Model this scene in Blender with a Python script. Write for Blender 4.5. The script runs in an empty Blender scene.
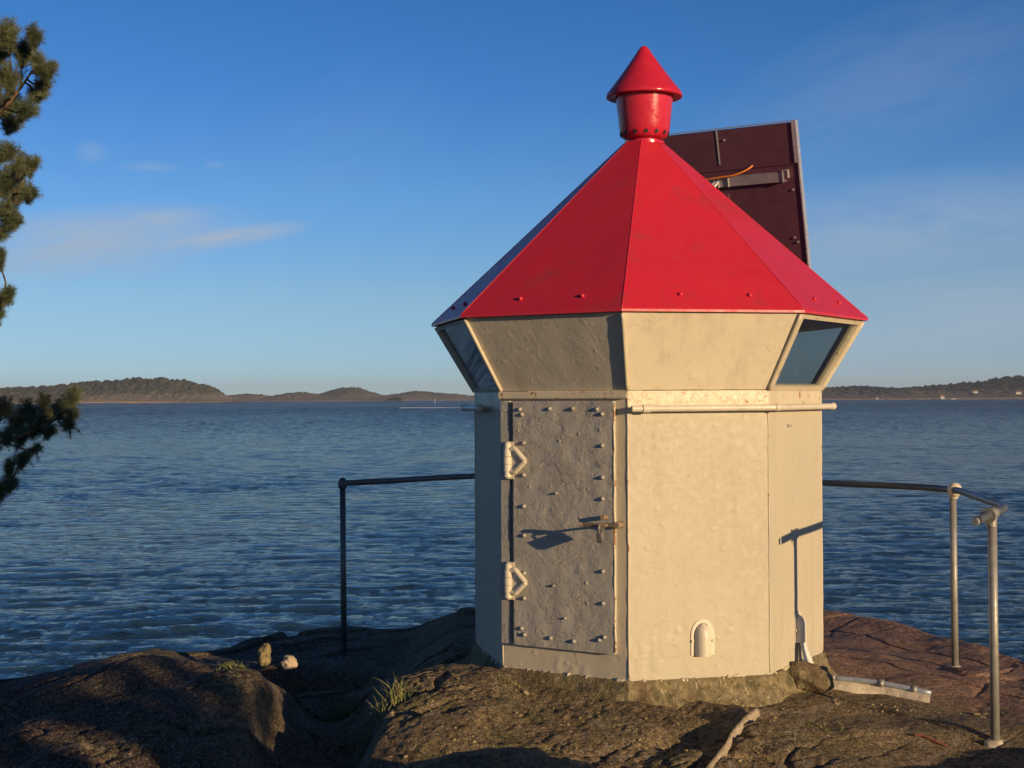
import bpy, bmesh, math, random
import numpy as np
from mathutils import Vector, Matrix
R = math.radians
random.seed(7)
scene = bpy.context.scene

# ------------------------------------------------------------------ camera
F, CAMZ, PITCH, ROLL = 1450.0, 1.45, R(0.55), R(0.28)
cam_d = bpy.data.cameras.new('camera')
cam_d.sensor_fit = 'HORIZONTAL'; cam_d.sensor_width = 36.0
cam_d.lens = F / 1024 * 36.0
cam_d.clip_start = 0.05; cam_d.clip_end = 60000
cam = bpy.data.objects.new('camera', cam_d); scene.collection.objects.link(cam)
fw = Vector((0, math.cos(PITCH), math.sin(PITCH)))
up0 = Vector((0, -math.sin(PITCH), math.cos(PITCH)))
rt = Vector((1, 0, 0)) * math.cos(ROLL) - up0 * math.sin(ROLL)
up = Vector((1, 0, 0)) * math.sin(ROLL) + up0 * math.cos(ROLL)
M = Matrix((rt, up, -fw)).transposed().to_4x4(); M.translation = Vector((0, 0, CAMZ))
cam.matrix_world = M
scene.camera = cam

# ------------------------------------------------------------------ light
SUN_AZ, SUN_EL = 40.2, 8.6            # degrees right of straight behind the camera, above the horizon
sdir = Vector((math.sin(R(SUN_AZ)) * math.cos(R(SUN_EL)), -math.cos(R(SUN_AZ)) * math.cos(R(SUN_EL)), math.sin(R(SUN_EL))))
sl = bpy.data.lights.new('sun', 'SUN'); sl.energy = 5.0; sl.angle = R(0.53); sl.color = (1.0, 0.71, 0.40)
sun = bpy.data.objects.new('sun', sl); scene.collection.objects.link(sun)
sun.rotation_euler = sdir.to_track_quat('Z', 'Y').to_euler()

world = bpy.data.worlds.new('World'); scene.world = world; world.use_nodes = True
wn = world.node_tree; wn.nodes.clear()
def wnode(t, **k):
    n = wn.nodes.new(t)
    for a, b in k.items(): setattr(n, a, b)
    return n
sky = wnode('ShaderNodeTexSky', sky_type='NISHITA')
sky.sun_disc = False; sky.sun_elevation = R(SUN_EL)
sky.sun_rotation = math.atan2(sdir.x, sdir.y)
sky.altitude = 0; sky.air_density = 0.5; sky.dust_density = 0.0; sky.ozone_density = 3.0
tc = wnode('ShaderNodeTexCoord')
sx = wnode('ShaderNodeSeparateXYZ'); wn.links.new(tc.outputs['Generated'], sx.inputs[0])
def wmath(op, a, b=None, c=None, clamp=False):
    n = wnode('ShaderNodeMath', operation=op, use_clamp=clamp)
    for i, v in enumerate((a, b, c)):
        if v is None: continue
        if isinstance(v, (int, float)): n.inputs[i].default_value = v
        else: wn.links.new(v, n.inputs[i])
    return n.outputs[0]
az = wmath('ARCTAN2', sx.outputs[0], sx.outputs[1])
el = wmath('ARCSINE', sx.outputs[2])
# sky coordinates: bearing and height, in degrees / 10
azs = wmath('MULTIPLY', az, 5.73); els = wmath('MULTIPLY', el, 5.73)
def streak(cx, cy, wx, wy, slope, nscale, seed, strength, stretch=3.5):
    """one wispy cloud bank: a soft ellipse in bearing/height broken up by noise"""
    dx = wmath('SUBTRACT', azs, cx)
    dy = wmath('SUBTRACT', wmath('SUBTRACT', els, cy), wmath('MULTIPLY', dx, slope))
    cb = wnode('ShaderNodeCombineXYZ')
    wn.links.new(wmath('MULTIPLY', dx, 1.0), cb.inputs[0]); wn.links.new(wmath('MULTIPLY', dy, stretch), cb.inputs[1]); cb.inputs[2].default_value = seed
    nz = wnode('ShaderNodeTexNoise'); nz.inputs['Scale'].default_value = nscale; nz.inputs['Detail'].default_value = 6; nz.inputs['Roughness'].default_value = .58
    nz.inputs['Distortion'].default_value = .3
    wn.links.new(cb.outputs[0], nz.inputs['Vector'])
    e = wmath('ADD', wmath('POWER', wmath('ABSOLUTE', wmath('DIVIDE', dx, wx)), 2.0), wmath('POWER', wmath('ABSOLUTE', wmath('DIVIDE', dy, wy)), 2.0))
    m = wmath('SUBTRACT', 1.0, wmath('POWER', e, .7), clamp=True)
    v = wmath('MULTIPLY', wmath('ADD', wmath('MULTIPLY', wmath('SUBTRACT', nz.outputs['Fac'], .5), 3.0), .95, clamp=True), m, clamp=True)
    return wmath('MULTIPLY', v, strength)
def px_az(px, py): return math.degrees(math.atan((px - 512) / F)) / 10
def px_el(px, py): return math.degrees(math.atan((398.5 - .005 * (px - 512) - py) / F)) / 10
clouds = []
for (px, py, wx, wy, sl_, ns, sd, st) in (
        (80, 250, .72, .15, .13, 3.0, 1.3, .85), (150, 226, .30, .055, .12, 5, 4.1, .8), (215, 243, .40, .050, .16, 4, 7.7, 1.0), (130, 272, .25, .05, .05, 5, 9.2, .3),
        (150, 174, .14, .025, 0, 9, 2.2, .28), (92, 162, .07, .05, 0, 9, 5.5, .28), (215, 170, .05, .02, 0, 9, 3.5, .22),
        (960, 330, 1.3, .32, .08, 1.6, 6.1, .6), (900, 240, 1.1, .25, .05, 1.8, 8.4, .5), (900, 90, .8, .3, .25, 2.2, 12.0, .16), (340, 140, .5, .3, .3, 2.2, 15.0, .05)):
    clouds.append(streak(px_az(px, py), px_el(px, py), wx, wy, sl_, ns, sd, st))
tot = clouds[0]
for c in clouds[1:]: tot = wmath('MAXIMUM', tot, c)
# colour balance of the air by height above the horizon (hazier and greyer low down, clearer blue above)
rmp = wnode('ShaderNodeValToRGB'); wn.links.new(wmath('DIVIDE', els, 6.4, clamp=True), rmp.inputs[0])
stops = [(.006, (.68, .64, .62)), (.062, (.86, .78, .66)), (.122, (.70, .84, .85)), (.185, (.46, .76, .90)), (.245, (.37, .74, .90)), (.42, (.52, .68, .77)), (.85, (.36, .43, .50))]
while len(rmp.color_ramp.elements) < len(stops): rmp.color_ramp.elements.new(.5)
for e_, (p_, c_) in zip(rmp.color_ramp.elements, stops): e_.position = p_; e_.color = (*c_, 1)
hs = wnode('ShaderNodeVectorMath', operation='MULTIPLY'); hs2 = wnode('ShaderNodeVectorMath', operation='SCALE'); hs2.inputs['Scale'].default_value = 1.34
wn.links.new(sky.outputs[0], hs.inputs[0]); wn.links.new(rmp.outputs[0], hs.inputs[1]); wn.links.new(hs.outputs[0], hs2.inputs[0]); hs = hs2
mixc = wnode('ShaderNodeMix', data_type='RGBA')
wn.links.new(tot, mixc.inputs[0]); wn.links.new(hs.outputs[0], mixc.inputs[6]); mixc.inputs[7].default_value = (3.35, 4.15, 5.3, 1)
bg = wnode('ShaderNodeBackground'); bg.inputs['Strength'].default_value = 0.10
wn.links.new(mixc.outputs[2], bg.inputs['Color'])
wo = wnode('ShaderNodeOutputWorld'); wn.links.new(bg.outputs[0], wo.inputs['Surface'])

vs = scene.view_settings
scene.display_settings.display_device = 'sRGB'
vs.view_transform = 'Standard'; vs.look = 'None'; vs.gamma = 1; vs.use_curve_mapping = False
vs.exposure = 0.15
scene.cycles.max_bounces = 8; scene.cycles.transparent_max_bounces = 12
scene.cycles.use_denoising = True
scene.cycles.sample_clamp_indirect = 6

# ------------------------------------------------------------------ helpers
col = scene.collection
def obj(name, bm_or_me, mat, parent=None, smooth=False, loc=None, **props):
    """link ONE mesh object; geometry comes in world space, is moved into its parent's or its own space"""
    if isinstance(bm_or_me, bmesh.types.BMesh):
        me = bpy.data.meshes.new(name); bm_or_me.normal_update(); bm_or_me.to_mesh(me); bm_or_me.free()
    else: me = bm_or_me
    if mat is not None:
        for m in (mat if isinstance(mat, (list, tuple)) else [mat]): me.materials.append(m)
    if smooth:
        me.polygons.foreach_set('use_smooth', [True] * len(me.polygons))
    o = bpy.data.objects.new(name, me); col.objects.link(o)
    org = Vector((0, 0, 0))
    if parent is not None:
        p = parent
        while p is not None: org += p.location; p = p.parent
        o.parent = parent
    elif loc is not None:
        org = Vector(loc); o.location = org
    if org.length > 0: me.transform(Matrix.Translation(-org))
    for k, v in props.items(): o[k] = v
    return o
def thing(name, label, cat, loc, group=None):
    o = bpy.data.objects.new(name, None); col.objects.link(o); o.location = loc
    o['label'] = label; o['category'] = cat
    if group: o['group'] = group
    o.empty_display_size = .1
    return o
def autosmooth(o, ang=35):
    me = o.data
    bm = bmesh.new(); bm.from_mesh(me)
    for f in bm.faces: f.smooth = True
    for e in bm.edges:
        if len(e.link_faces) == 2 and e.calc_face_angle(0) > R(ang): e.smooth = False
    bm.to_mesh(me); bm.free()
    return o
def box(bm, mat4, sx, sy, sz, bevel=0):
    r = bmesh.ops.create_cube(bm, size=1.0, matrix=mat4 @ Matrix.Diagonal((sx, sy, sz, 1)))
    if bevel > 0:
        es = list({e for v in r['verts'] for e in v.link_edges})
        bmesh.ops.bevel(bm, geom=es, offset=bevel, segments=2, affect='EDGES', profile=.6)
def frame_mat(o, x, y, z):
    m = Matrix((Vector(x), Vector(y), Vector(z))).transposed().to_4x4(); m.translation = Vector(o); return m
def tube(bm, pts, radii, seg=16, cap=True):
    pts = [Vector(p) for p in pts]
    if isinstance(radii, (int, float)): radii = [radii] * len(pts)
    rings = []
    t0 = (pts[1] - pts[0]).normalized()
    ref = Vector((0, 0, 1)) if abs(t0.z) < .9 else Vector((1, 0, 0))
    u = (ref - t0 * ref.dot(t0)).normalized()
    for i, p in enumerate(pts):
        a = pts[max(i - 1, 0)]; b = pts[min(i + 1, len(pts) - 1)]
        t = (b - a).normalized()
        u = (u - t * u.dot(t)).normalized(); w = t.cross(u)
        rings.append([bm.verts.new(p + (u * math.cos(2 * math.pi * k / seg) + w * math.sin(2 * math.pi * k / seg)) * radii[i]) for k in range(seg)])
    for r0, r1 in zip(rings, rings[1:]):
        for k in range(seg):
            bm.faces.new((r0[k], r0[(k + 1) % seg], r1[(k + 1) % seg], r1[k]))
    if cap:
        bm.faces.new(list(reversed(rings[0]))); bm.faces.new(rings[-1])
def lathe(bm, cx, cy, prof, seg=48, axis=None, org=None):
    rings = []
    for r, z in prof:
        if r < 1e-5: rings.append([bm.verts.new((cx, cy, z))])
        else: rings.append([bm.verts.new((cx + r * math.cos(2 * math.pi * k / seg), cy + r * math.sin(2 * math.pi * k / seg), z)) for k in range(seg)])
    for a, b in zip(rings, rings[1:]):
        for k in range(seg):
            k2 = (k + 1) % seg
            if len(a) == 1 and len(b) == 1: continue
            if len(a) == 1: bm.faces.new((a[0], b[k2], b[k]))
            elif len(b) == 1: bm.faces.new((a[k], a[k2], b[0]))
            else: bm.faces.new((a[k], a[k2], b[k2], b[k]))
def smoothcurve(pts, n=8):
    pts = [Vector(p) for p in pts]; out = []
    P = [pts[0] * 2 - pts[1]] + pts + [pts[-1] * 2 - pts[-2]]
    for i in range(1, len(P) - 2):
        for k in range(n):
            t = k / n
            out.append(.5 * ((2 * P[i]) + (-P[i - 1] + P[i + 1]) * t + (2 * P[i - 1] - 5 * P[i] + 4 * P[i + 1] - P[i + 2]) * t * t + (-P[i - 1] + 3 * P[i] - 3 * P[i + 1] + P[i + 2]) * t ** 3))
    out.append(pts[-1]); return out
# noise in numpy
_rng = np.random.default_rng(11); _tab = _rng.random((256, 256))
def vnoise(x, y, s=0):
    x = np.asarray(x, float) + s * 17.3; y = np.asarray(y, float) + s * 9.7
    xi = np.floor(x).astype(int); yi = np.floor(y).astype(int); fx = x - xi; fy = y - yi
    fx = fx * fx * fx * (fx * (fx * 6 - 15) + 10); fy = fy * fy * fy * (fy * (fy * 6 - 15) + 10)
    a = _tab[xi & 255, yi & 255]; b = _tab[(xi + 1) & 255, yi & 255]; c = _tab[xi & 255, (yi + 1) & 255]; d = _tab[(xi + 1) & 255, (yi + 1) & 255]
    return (a * (1 - fx) + b * fx) * (1 - fy) + (c * (1 - fx) + d * fx) * fy - .5
def fbm(x, y, f, octv=4, s=0, gain=.5):
    v = 0; a = 1.0
    for i in range(octv):
        c, sn = math.cos(i * .7), math.sin(i * .7)
        v = v + a * vnoise((x * c - y * sn) * f, (x * sn + y * c) * f, s + i); f *= 2.03; a *= gain
    return v
def ridge(x, y, f, octv=3, s=0):
    v = 0; a = 1.0
    for i in range(octv):
        v = v + a * (0.5 - np.abs(vnoise(x * f, y * f, s + i)) * 2); f *= 2.1; a *= .5
    return v
def grid_mesh(name, X, Y, Z):
    ny, nx = X.shape
    co = np.stack([X, Y, Z], -1).reshape(-1, 3).astype(np.float32)
    i = np.arange(ny * nx).reshape(ny, nx)
    q = np.stack([i[:-1, :-1], i[:-1, 1:], i[1:, 1:], i[1:, :-1]], -1).reshape(-1, 4)
    me = bpy.data.meshes.new(name)
    me.vertices.add(len(co)); me.vertices.foreach_set('co', co.ravel())
    me.loops.add(q.size); me.loops.foreach_set('vertex_index', q.ravel().astype(np.int32))
    me.polygons.add(len(q)); me.polygons.foreach_set('loop_start', np.arange(0, q.size, 4, dtype=np.int32))
    me.polygons.foreach_set('use_smooth', np.ones(len(q), bool))
    me.update(); me.validate()
    return me
def tri_mesh(name, co, tris):
    co = np.asarray(co, np.float32); tris = np.asarray(tris, np.int32)
    me = bpy.data.meshes.new(name)
    me.vertices.add(len(co)); me.vertices.foreach_set('co', co.ravel())
    me.loops.add(tris.size); me.loops.foreach_set('vertex_index', tris.ravel())
    me.polygons.add(len(tris)); me.polygons.foreach_set('loop_start', np.arange(0, tris.size, 3, dtype=np.int32))
    me.update(); return me

# ------------------------------------------------------------------ materials
class NT:
    def __init__(s, name, rough=.5, metal=0.0, spec=.5):
        s.m = bpy.data.materials.new(name); s.m.use_nodes = True; s.t = s.m.node_tree; s.t.nodes.clear()
        s.out = s.t.nodes.new('ShaderNodeOutputMaterial'); s.p = s.t.nodes.new('ShaderNodeBsdfPrincipled')
        s.t.links.new(s.p.outputs[0], s.out.inputs[0])
        s.p.inputs['Roughness'].default_value = rough; s.p.inputs['Metallic'].default_value = metal
        s.p.inputs['Specular IOR Level'].default_value = spec
        s.tc = s.t.nodes.new('ShaderNodeTexCoord')
    def lk(s, a, b): s.t.links.new(a, b)
    def geo(s):
        g = s.t.nodes.new('ShaderNodeNewGeometry'); return g.outputs['Position']
    def set(s, k, v):
        if hasattr(v, 'node'): s.lk(v, s.p.inputs[k])
        else: s.p.inputs[k].default_value = v if isinstance(v, (int, float)) else (*v, 1) if len(v) == 3 else v
    def mapv(s, src, scale=(1, 1, 1), loc=(0, 0, 0), rot=(0, 0, 0)):
        n = s.t.nodes.new('ShaderNodeMapping'); s.lk(src, n.inputs[0]); n.inputs['Scale'].default_value = scale; n.inputs['Location'].default_value = loc; n.inputs['Rotation'].default_value = rot
        return n.outputs[0]
    def noise(s, vec, scale, detail=4, rough=.55, dist=0):
        n = s.t.nodes.new('ShaderNodeTexNoise'); s.lk(vec, n.inputs['Vector']); n.inputs['Scale'].default_value = scale
        n.inputs['Detail'].default_value = detail; n.inputs['Roughness'].default_value = rough; n.inputs['Distortion'].default_value = dist
        return n.outputs['Fac']
    def voro(s, vec, scale, feat='F1', out='Distance', rnd=1):
        n = s.t.nodes.new('ShaderNodeTexVoronoi'); n.feature = feat; s.lk(vec, n.inputs['Vector']); n.inputs['Scale'].default_value = scale; n.inputs['Randomness'].default_value = rnd
        return n.outputs[out]
    def ramp(s, fac, stops, interp='LINEAR'):
        n = s.t.nodes.new('ShaderNodeValToRGB'); s.lk(fac, n.inputs[0]); cr = n.color_ramp; cr.interpolation = interp
        while len(cr.elements) < len(stops): cr.elements.new(.5)
        for e, (p, c) in zip(cr.elements, stops):
            e.position = p; e.color = (c, c, c, 1) if isinstance(c, (int, float)) else (*c, 1)
        return n.outputs[0]
    def mix(s, fac, a, b, mode='MIX'):
        n = s.t.nodes.new('ShaderNodeMix'); n.data_type = 'RGBA'; n.blend_type = mode
        for i, v in ((0, fac), (6, a), (7, b)):
            if hasattr(v, 'node'): s.lk(v, n.inputs[i])
            elif isinstance(v, (int, float)): n.inputs[i].default_value = v if i == 0 else (v, v, v, 1)
            else: n.inputs[i].default_value = (*v, 1)
        return n.outputs[2]
    def math(s, op, a, b=None, clamp=False):
        n = s.t.nodes.new('ShaderNodeMath'); n.operation = op; n.use_clamp = clamp
        for i, v in enumerate((a, b)):
            if v is None: continue
            if isinstance(v, (int, float)): n.inputs[i].default_value = v
            else: s.lk(v, n.inputs[i])
        return n.outputs[0]
    def sep(s, v):
        n = s.t.nodes.new('ShaderNodeSeparateXYZ'); s.lk(v, n.inputs[0]); return n.outputs
    def bump(s, h, dist, strength=1.0, prev=None):
        n = s.t.nodes.new('ShaderNodeBump'); s.lk(h, n.inputs['Height']); n.inputs['Distance'].default_value = dist; n.inputs['Strength'].default_value = strength
        if prev is not None: s.lk(prev, n.inputs['Normal'])
        s.lk(n.outputs[0], s.p.inputs['Normal']); return n.outputs[0]

def paint(name, base, lumps=.004, fine=.0012, rough=.42, dirt=(.42, .36, .27), flakes=True, rust=.0):
    m = NT(name, rough); P = m.geo()
    big = m.noise(P, 2.5, 4)
    st = m.noise(m.mapv(P, (9, 9, .8)), 1.0, 4)
    c = m.mix(m.ramp(big, [(.35, 0.0), (.75, .30)]), base, tuple(b * .80 for b in base))
    c = m.mix(m.ramp(st, [(.50, 0.0), (.70, .45)]), c, dirt)
    sp = m.noise(P, 60, 3); c = m.mix(m.ramp(sp, [(.66, 0.0), (.74, .5)]), c, tuple(b * .6 for b in base))
    if rust > 0:
        rn = m.noise(P, 13, 5, .65); c = m.mix(m.ramp(rn, [(1 - rust, 0.0), (1 - rust + .03, .9)]), c, (.30, .12, .035))
    m.set('Base Color', c)
    n = m.bump(m.noise(P, 90, 3), fine, 1)
    if flakes:
        # old coats: ragged edges of broken paint under the new coat, in some places only
        nz = m.noise(P, 17, 6, .62, .25); pl = m.ramp(nz, [(.535, 0.0), (.56, 1.0)])
        gate = m.ramp(m.noise(P, 3.2, 3), [(.44, 0.0), (.56, 1.0)])
        n = m.bump(m.math('MULTIPLY', pl, gate), lumps, .8, n)
        nz2 = m.noise(m.mapv(P, (1, 1, 1.3), (5, 2, 1)), 26, 4, .55); n = m.bump(m.ramp(nz2, [(.40, 0.0), (.44, 1.0)]), lumps * .18, .6, n)
        v = m.voro(P, 17, 'F1'); pits = m.ramp(v, [(.10, 1.0), (.22, 0.0)])
        g2_ = m.ramp(m.noise(m.mapv(P, (1, 1, 1), (9, 4, 3)), 5, 2), [(.53, 0.0), (.60, 1.0)])
        n = m.bump(m.math('MULTIPLY', pits, g2_), lumps * .7, .8, n)
    m.bump(m.noise(P, 14, 4, .6), lumps * 1.0, .5, n)
    m.set('Roughness', m.ramp(m.noise(P, 30, 3), [(.3, rough - .08), (.7, rough + .15)]))
    return m.m
CREAM = (.49, .44, .325)
M_wall = paint('wall_paint', CREAM, .0006, .0002, .6, rust=.22)
M_panel = paint('panel_paint', (.64, .57, .42), .0012, .0003, .6, rust=.22)
M_door = paint('door_paint', (.37, .35, .30), .0078, .0010, .38, rust=.24)
M_trim = paint('trim_paint', (.58, .51, .36), .0015, .0006, .4, rust=.385)
M_white = paint('white_paint', (.64, .58, .45), .0010, .0006, .38, flakes=False, rust=.28)

def red_paint():
    m = NT('red_paint', .33, 0, .5); P = m.geo()
    c = m.mix(m.ramp(m.noise(P, 1.8, 5), [(.35, 0.0), (.75, .5)]), (.58, .020, .040), (.44, .018, .036))
    st = m.noise(m.mapv(P, (7, 7, .9)), 1.0, 5); c = m.mix(m.ramp(st, [(.57, 0.0), (.75, .40)]), c, (.24, .055, .045))
    c = m.mix(m.ramp(m.noise(P, 70, 2), [(.68, 0.0), (.76, .45)]), c, (.30, .02, .02))
    m.set('Base Color', c)
    n = m.bump(m.noise(P, 70, 3), .0007, 1); n = m.bump(m.noise(P, 3, 3), .006, .5, n)
    m.set('Roughness', m.ramp(m.noise(P, 12, 4), [(.3, .36), (.7, .55)]))
    m.set('Coat Weight', .12); m.set('Coat Roughness', .16)
    return m.m
M_red = red_paint()
def simple(name, colr, rough=.5, metal=0, bumpd=0, scale=60, var=.75):
    m = NT(name, rough, metal); P = m.geo()
    m.set('Base Color', m.mix(m.ramp(m.noise(P, scale * .3, 4), [(.3, 0.0), (.7, 1.0)]), colr, tuple(c * var for c in colr)))
    if bumpd: m.bump(m.noise(P, scale, 4), bumpd, .8)
    m.set('Roughness', m.ramp(m.noise(P, scale * .5, 3), [(.3, max(rough - .1, .02)), (.7, min(rough + .1, 1))]))
    return m.m
M_redgloss = simple('red_gloss_paint', (.54, .020, .046), .24, 0, .0006, 60, .85)
M_galv = simple('galvanised_steel', (.34, .33, .29), .5, .35, .0004, 90)
M_railpaint = simple('grey_rail_metal', (.15, .16, .16), .45, .4, .0006, 60)
M_alu = simple('aluminium', (.70, .70, .70), .35, .6, .0002, 90)
M_back = simple('panel_back', (.125, .050, .072), .14, 0, .0005, 30)  # maroon stands for the red roof's reflection, put into the base colour
M_cable_o = simple('orange_cable', (.75, .22, .03), .45)
M_cable_w = simple('white_cable', (.70, .67, .60), .5)
M_brass = simple('worn_lock_steel', (.42, .44, .46), .35, .85, .0003, 80)
M_rust = simple('rusty_iron', (.36, .26, .16), .7, .2, .001, 60, .45)
M_dark = simple('dark_void', (.02, .02, .02), .7)
M_inner = simple('inner_paint', (.50, .47, .41), .6)

def glass():
    m = NT('window_glass', .04); t = m.t
    tr = t.nodes.new('ShaderNodeBsdfTransparent'); tr.inputs[0].default_value = (.80, .84, .84, 1)
    gl = t.nodes.new('ShaderNodeBsdfGlossy'); gl.inputs['Roughness'].default_value = .03
    lw = t.nodes.new('ShaderNodeLayerWeight'); lw.inputs[0].default_value = .5; frv = m.math('ADD', .05, m.math('MULTIPLY', m.math('POWER', lw.outputs['Facing'], 5.0), .95))
    df = t.nodes.new('ShaderNodeBsdfDiffuse'); df.inputs[0].default_value = (.5, .5, .48, 1)
    mx = t.nodes.new('ShaderNodeMixShader'); m.lk(frv, mx.inputs[0]); m.lk(tr.outputs[0], mx.inputs[1]); m.lk(gl.outputs[0], mx.inputs[2])
    # a film of salt and dust
    m2 = t.nodes.new('ShaderNodeMixShader'); P = m.geo(); m.lk(m.ramp(m.noise(m.mapv(P, (3, 3, 1)), 2.5, 5), [(.35, .0), (.8, .02)]), m2.inputs[0]); m.lk(mx.outputs[0], m2.inputs[1]); m.lk(df.outputs[0], m2.inputs[2])
    m.lk(m2.outputs[0], m.out.inputs[0])
    return m.m
M_glass = glass()

def rock_material():
    m = NT('granite', .82, 0, .3); P = m.geo(); xyz = m.sep(P)
    n1 = m.noise(P, 1.3, 5, .6); n2 = m.noise(P, 7, 6, .65); n3 = m.noise(P, 34, 5, .7); n4 = m.noise(P, 120, 3, .6)
    # natural zones of the rock: pinkish granite to the east and north, brown mossy rubble in the south, grey-purple in the west, its colour darkened further to deepen the shade there
    pink = m.mix(m.ramp(n3, [(.33, 0.0), (.68, 1.0)]), (.24, .125, .080), (.56, .33, .215))
    pink = m.mix(m.ramp(n2, [(.42, 0.0), (.66, .75)]), pink, (.17, .09, .065))
    brown = m.mix(m.ramp(n3, [(.36, 0.0), (.66, 1.0)]), (.080, .056, .030), (.40, .29, .155))
    brown = m.mix(m.ramp(n2, [(.40, 0.0), (.62, .55)]), brown, (.13, .105, .045))
    grey = m.mix(m.ramp(n3, [(.35, 0.0), (.68, 1.0)]), (.036, .025, .022), (.18, .125, .092))
    fx = m.math('ADD', m.math('MULTIPLY', xyz[0], .75), m.math('ADD', m.math('MULTIPLY', xyz[1], .55), m.math('MULTIPLY', n1, 1.2)))
    fx = m.math('SUBTRACT', fx, 6.28)
    c = m.mix(m.ramp(fx, [(.0, 0.0), (.45, 1.0)]), brown, pink)
    fl = m.math('ADD', m.math('MULTIPLY', xyz[0], -.9), m.math('MULTIPLY', n1, .9))
    c = m.mix(m.ramp(fl, [(.9, 0.0), (1.0, 1.0)]), c, grey) if False else m.mix(m.math('SUBTRACT', fl, 1.0, clamp=True), c, grey)
    # moss in patches
    ms = m.math('MULTIPLY', m.ramp(m.noise(P, 2.6, 5, .6), [(.50, 0.0), (.60, 1.0)]), m.ramp(n3, [(.42, 0.0), (.56, 1.0)]))
    ms = m.math('MULTIPLY', ms, m.math('SUBTRACT', 1.0, m.ramp(fx, [(.1, 0.0), (.5, 1.0)])))
    c = m.mix(m.math('MULTIPLY', ms, .7), c, (.15, .15, .045))
    # crusts of pale grey and of blackish lichen, with ragged edges
    lw = m.math('MULTIPLY', m.ramp(m.noise(P, 11, 7, .75), [(.56, 0.0), (.60, 1.0)]), m.ramp(m.noise(m.mapv(P, (1, 1, 1), (3, 7, 1)), 1.7, 3), [(.46, 0.0), (.58, 1.0)]))
    c = m.mix(m.math('MULTIPLY', lw, .55), c, (.36, .33, .27))
    lb = m.math('MULTIPLY', m.ramp(m.noise(m.mapv(P, (1, 1, 1), (8, 2, 5)), 8, 7, .75), [(.55, 0.0), (.60, 1.0)]), m.ramp(m.noise(m.mapv(P, (1, 1, 1), (1, 5, 9)), 1.5, 3), [(.48, 0.0), (.58, 1.0)]))
    c = m.mix(m.math('MULTIPLY', lb, .6), c, (.045, .038, .032))
    # mineral grains
    gv = m.voro(P, 150, 'F1', 'Color'); gs = m.sep(gv)
    c = m.mix(m.ramp(gs[0], [(.80, 0.0), (.84, .55)]), c, (.50, .40, .31))
    c = m.mix(m.ramp(gs[1], [(.80, 0.0), (.84, .55)]), c, (.035, .028, .025))
    # quartz veins and the dark line of joints
    vw = m.t.nodes.new('ShaderNodeTexWave'); vw.wave_type = 'BANDS'; m.lk(m.mapv(P, (1, 1, 1), (0, 0, 0), (0, 0, .9)), vw.inputs['Vector']); vw.inputs['Scale'].default_value = .42; vw.inputs['Distortion'].default_value = 5; vw.inputs['Detail'].default_value = 4; vw.inputs['Detail Scale'].default_value = 1.3
    c = m.mix(m.ramp(vw.outputs['Fac'], [(.993, 0.0), (.999, .30)]), c, (.42, .33, .26))
    # rust and dirt streak cracks
    cr = m.voro(m.mapv(P, (1, 1, 1), (0, 0, 0), (0, 0, .5)), 1.7, 'DISTANCE_TO_EDGE')
    m.set('Base Color', c)
    n5 = m.noise(P, 260, 2, .6); n = m.bump(n5, .004, 1.0); n = m.bump(n4, .011, 1.0, n); n = m.bump(n3, .026, 1.0, n)
    return m.m
M_rock = rock_material()
def stone_mat(name, a, b, bd=.01):
    m = NT(name, .85, 0, .25); P = m.geo()
    c = m.mix(m.ramp(m.noise(P, 28, 6, .7), [(.35, 0.0), (.68, 1.0)]), a, b)
    c = m.mix(m.ramp(m.noise(P, 110, 3), [(.6, 0.0), (.7, .5)]), c, tuple(min(1, x * 1.7) for x in b))
    if name == 'stained_concrete':      # runs of old whitewash, damp dark bands
        c = m.mix(m.ramp(m.noise(m.mapv(P, (60, 60, 5)), 1.0, 3), [(.635, 0.0), (.68, .7)]), c, (.52, .46, .33))
        c = m.mix(m.ramp(m.noise(m.mapv(P, (5, 5, 2)), 1.0, 4), [(.50, 0.0), (.62, .6)]), c, (.10, .055, .035))
        c = m.mix(m.ramp(m.noise(m.mapv(P, (14, 14, 3)), 1.0, 5), [(.5, 0.0), (.65, .6)]), c, (.07, .065, .030))
    m.set('Base Color', c); n = m.bump(m.noise(P, 110, 3), bd * .3, 1); m.bump(m.noise(P, 26, 5, .65), bd, 1, n)
    return m.m
M_plinth = stone_mat('stained_concrete', (.10, .082, .040), (.32, .26, .145), .014)
M_mortar = stone_mat('mortar', (.40, .34, .25), (.60, .52, .40), .006)
M_stone = stone_mat('pale_stone', (.40, .30, .20), (.62, .50, .36), .01)
M_moss = stone_mat('mossy_stone', (.14, .11, .05), (.40, .32, .17), .012)
def foliage(name, a, b, trans=.25):
    m = NT(name, .6, 0, .3); P = m.geo()
    oi = m.t.nodes.new('ShaderNodeObjectInfo')
    m.set('Base Color', m.mix(m.ramp(m.noise(P, 9, 3), [(.35, 0.0), (.65, 1.0)]), a, b))
    return m.m
M_needle = foliage('pine_needles', (.062, .090, .048), (.140, .155, .080))
M_cone = foliage('pine_buds', (.22, .12, .05), (.30, .17, .08))
M_grass = foliage('grass_blades', (.12, .15, .045), (.27, .25, .09))
def bark():
    m = NT('pine_bark', .9, 0, .2); P = m.geo()
    m.set('Base Color', m.mix(m.ramp(m.noise(m.mapv(P, (1, 1, .3)), 22, 5, .65), [(.38, 0.0), (.6, 1.0)]), (.05, .032, .022), (.20, .13, .085)))
    m.bump(m.noise(m.mapv(P, (1, 1, .3)), 22, 5, .65), .02, 1); return m.m
M_bark = bark()

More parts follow.
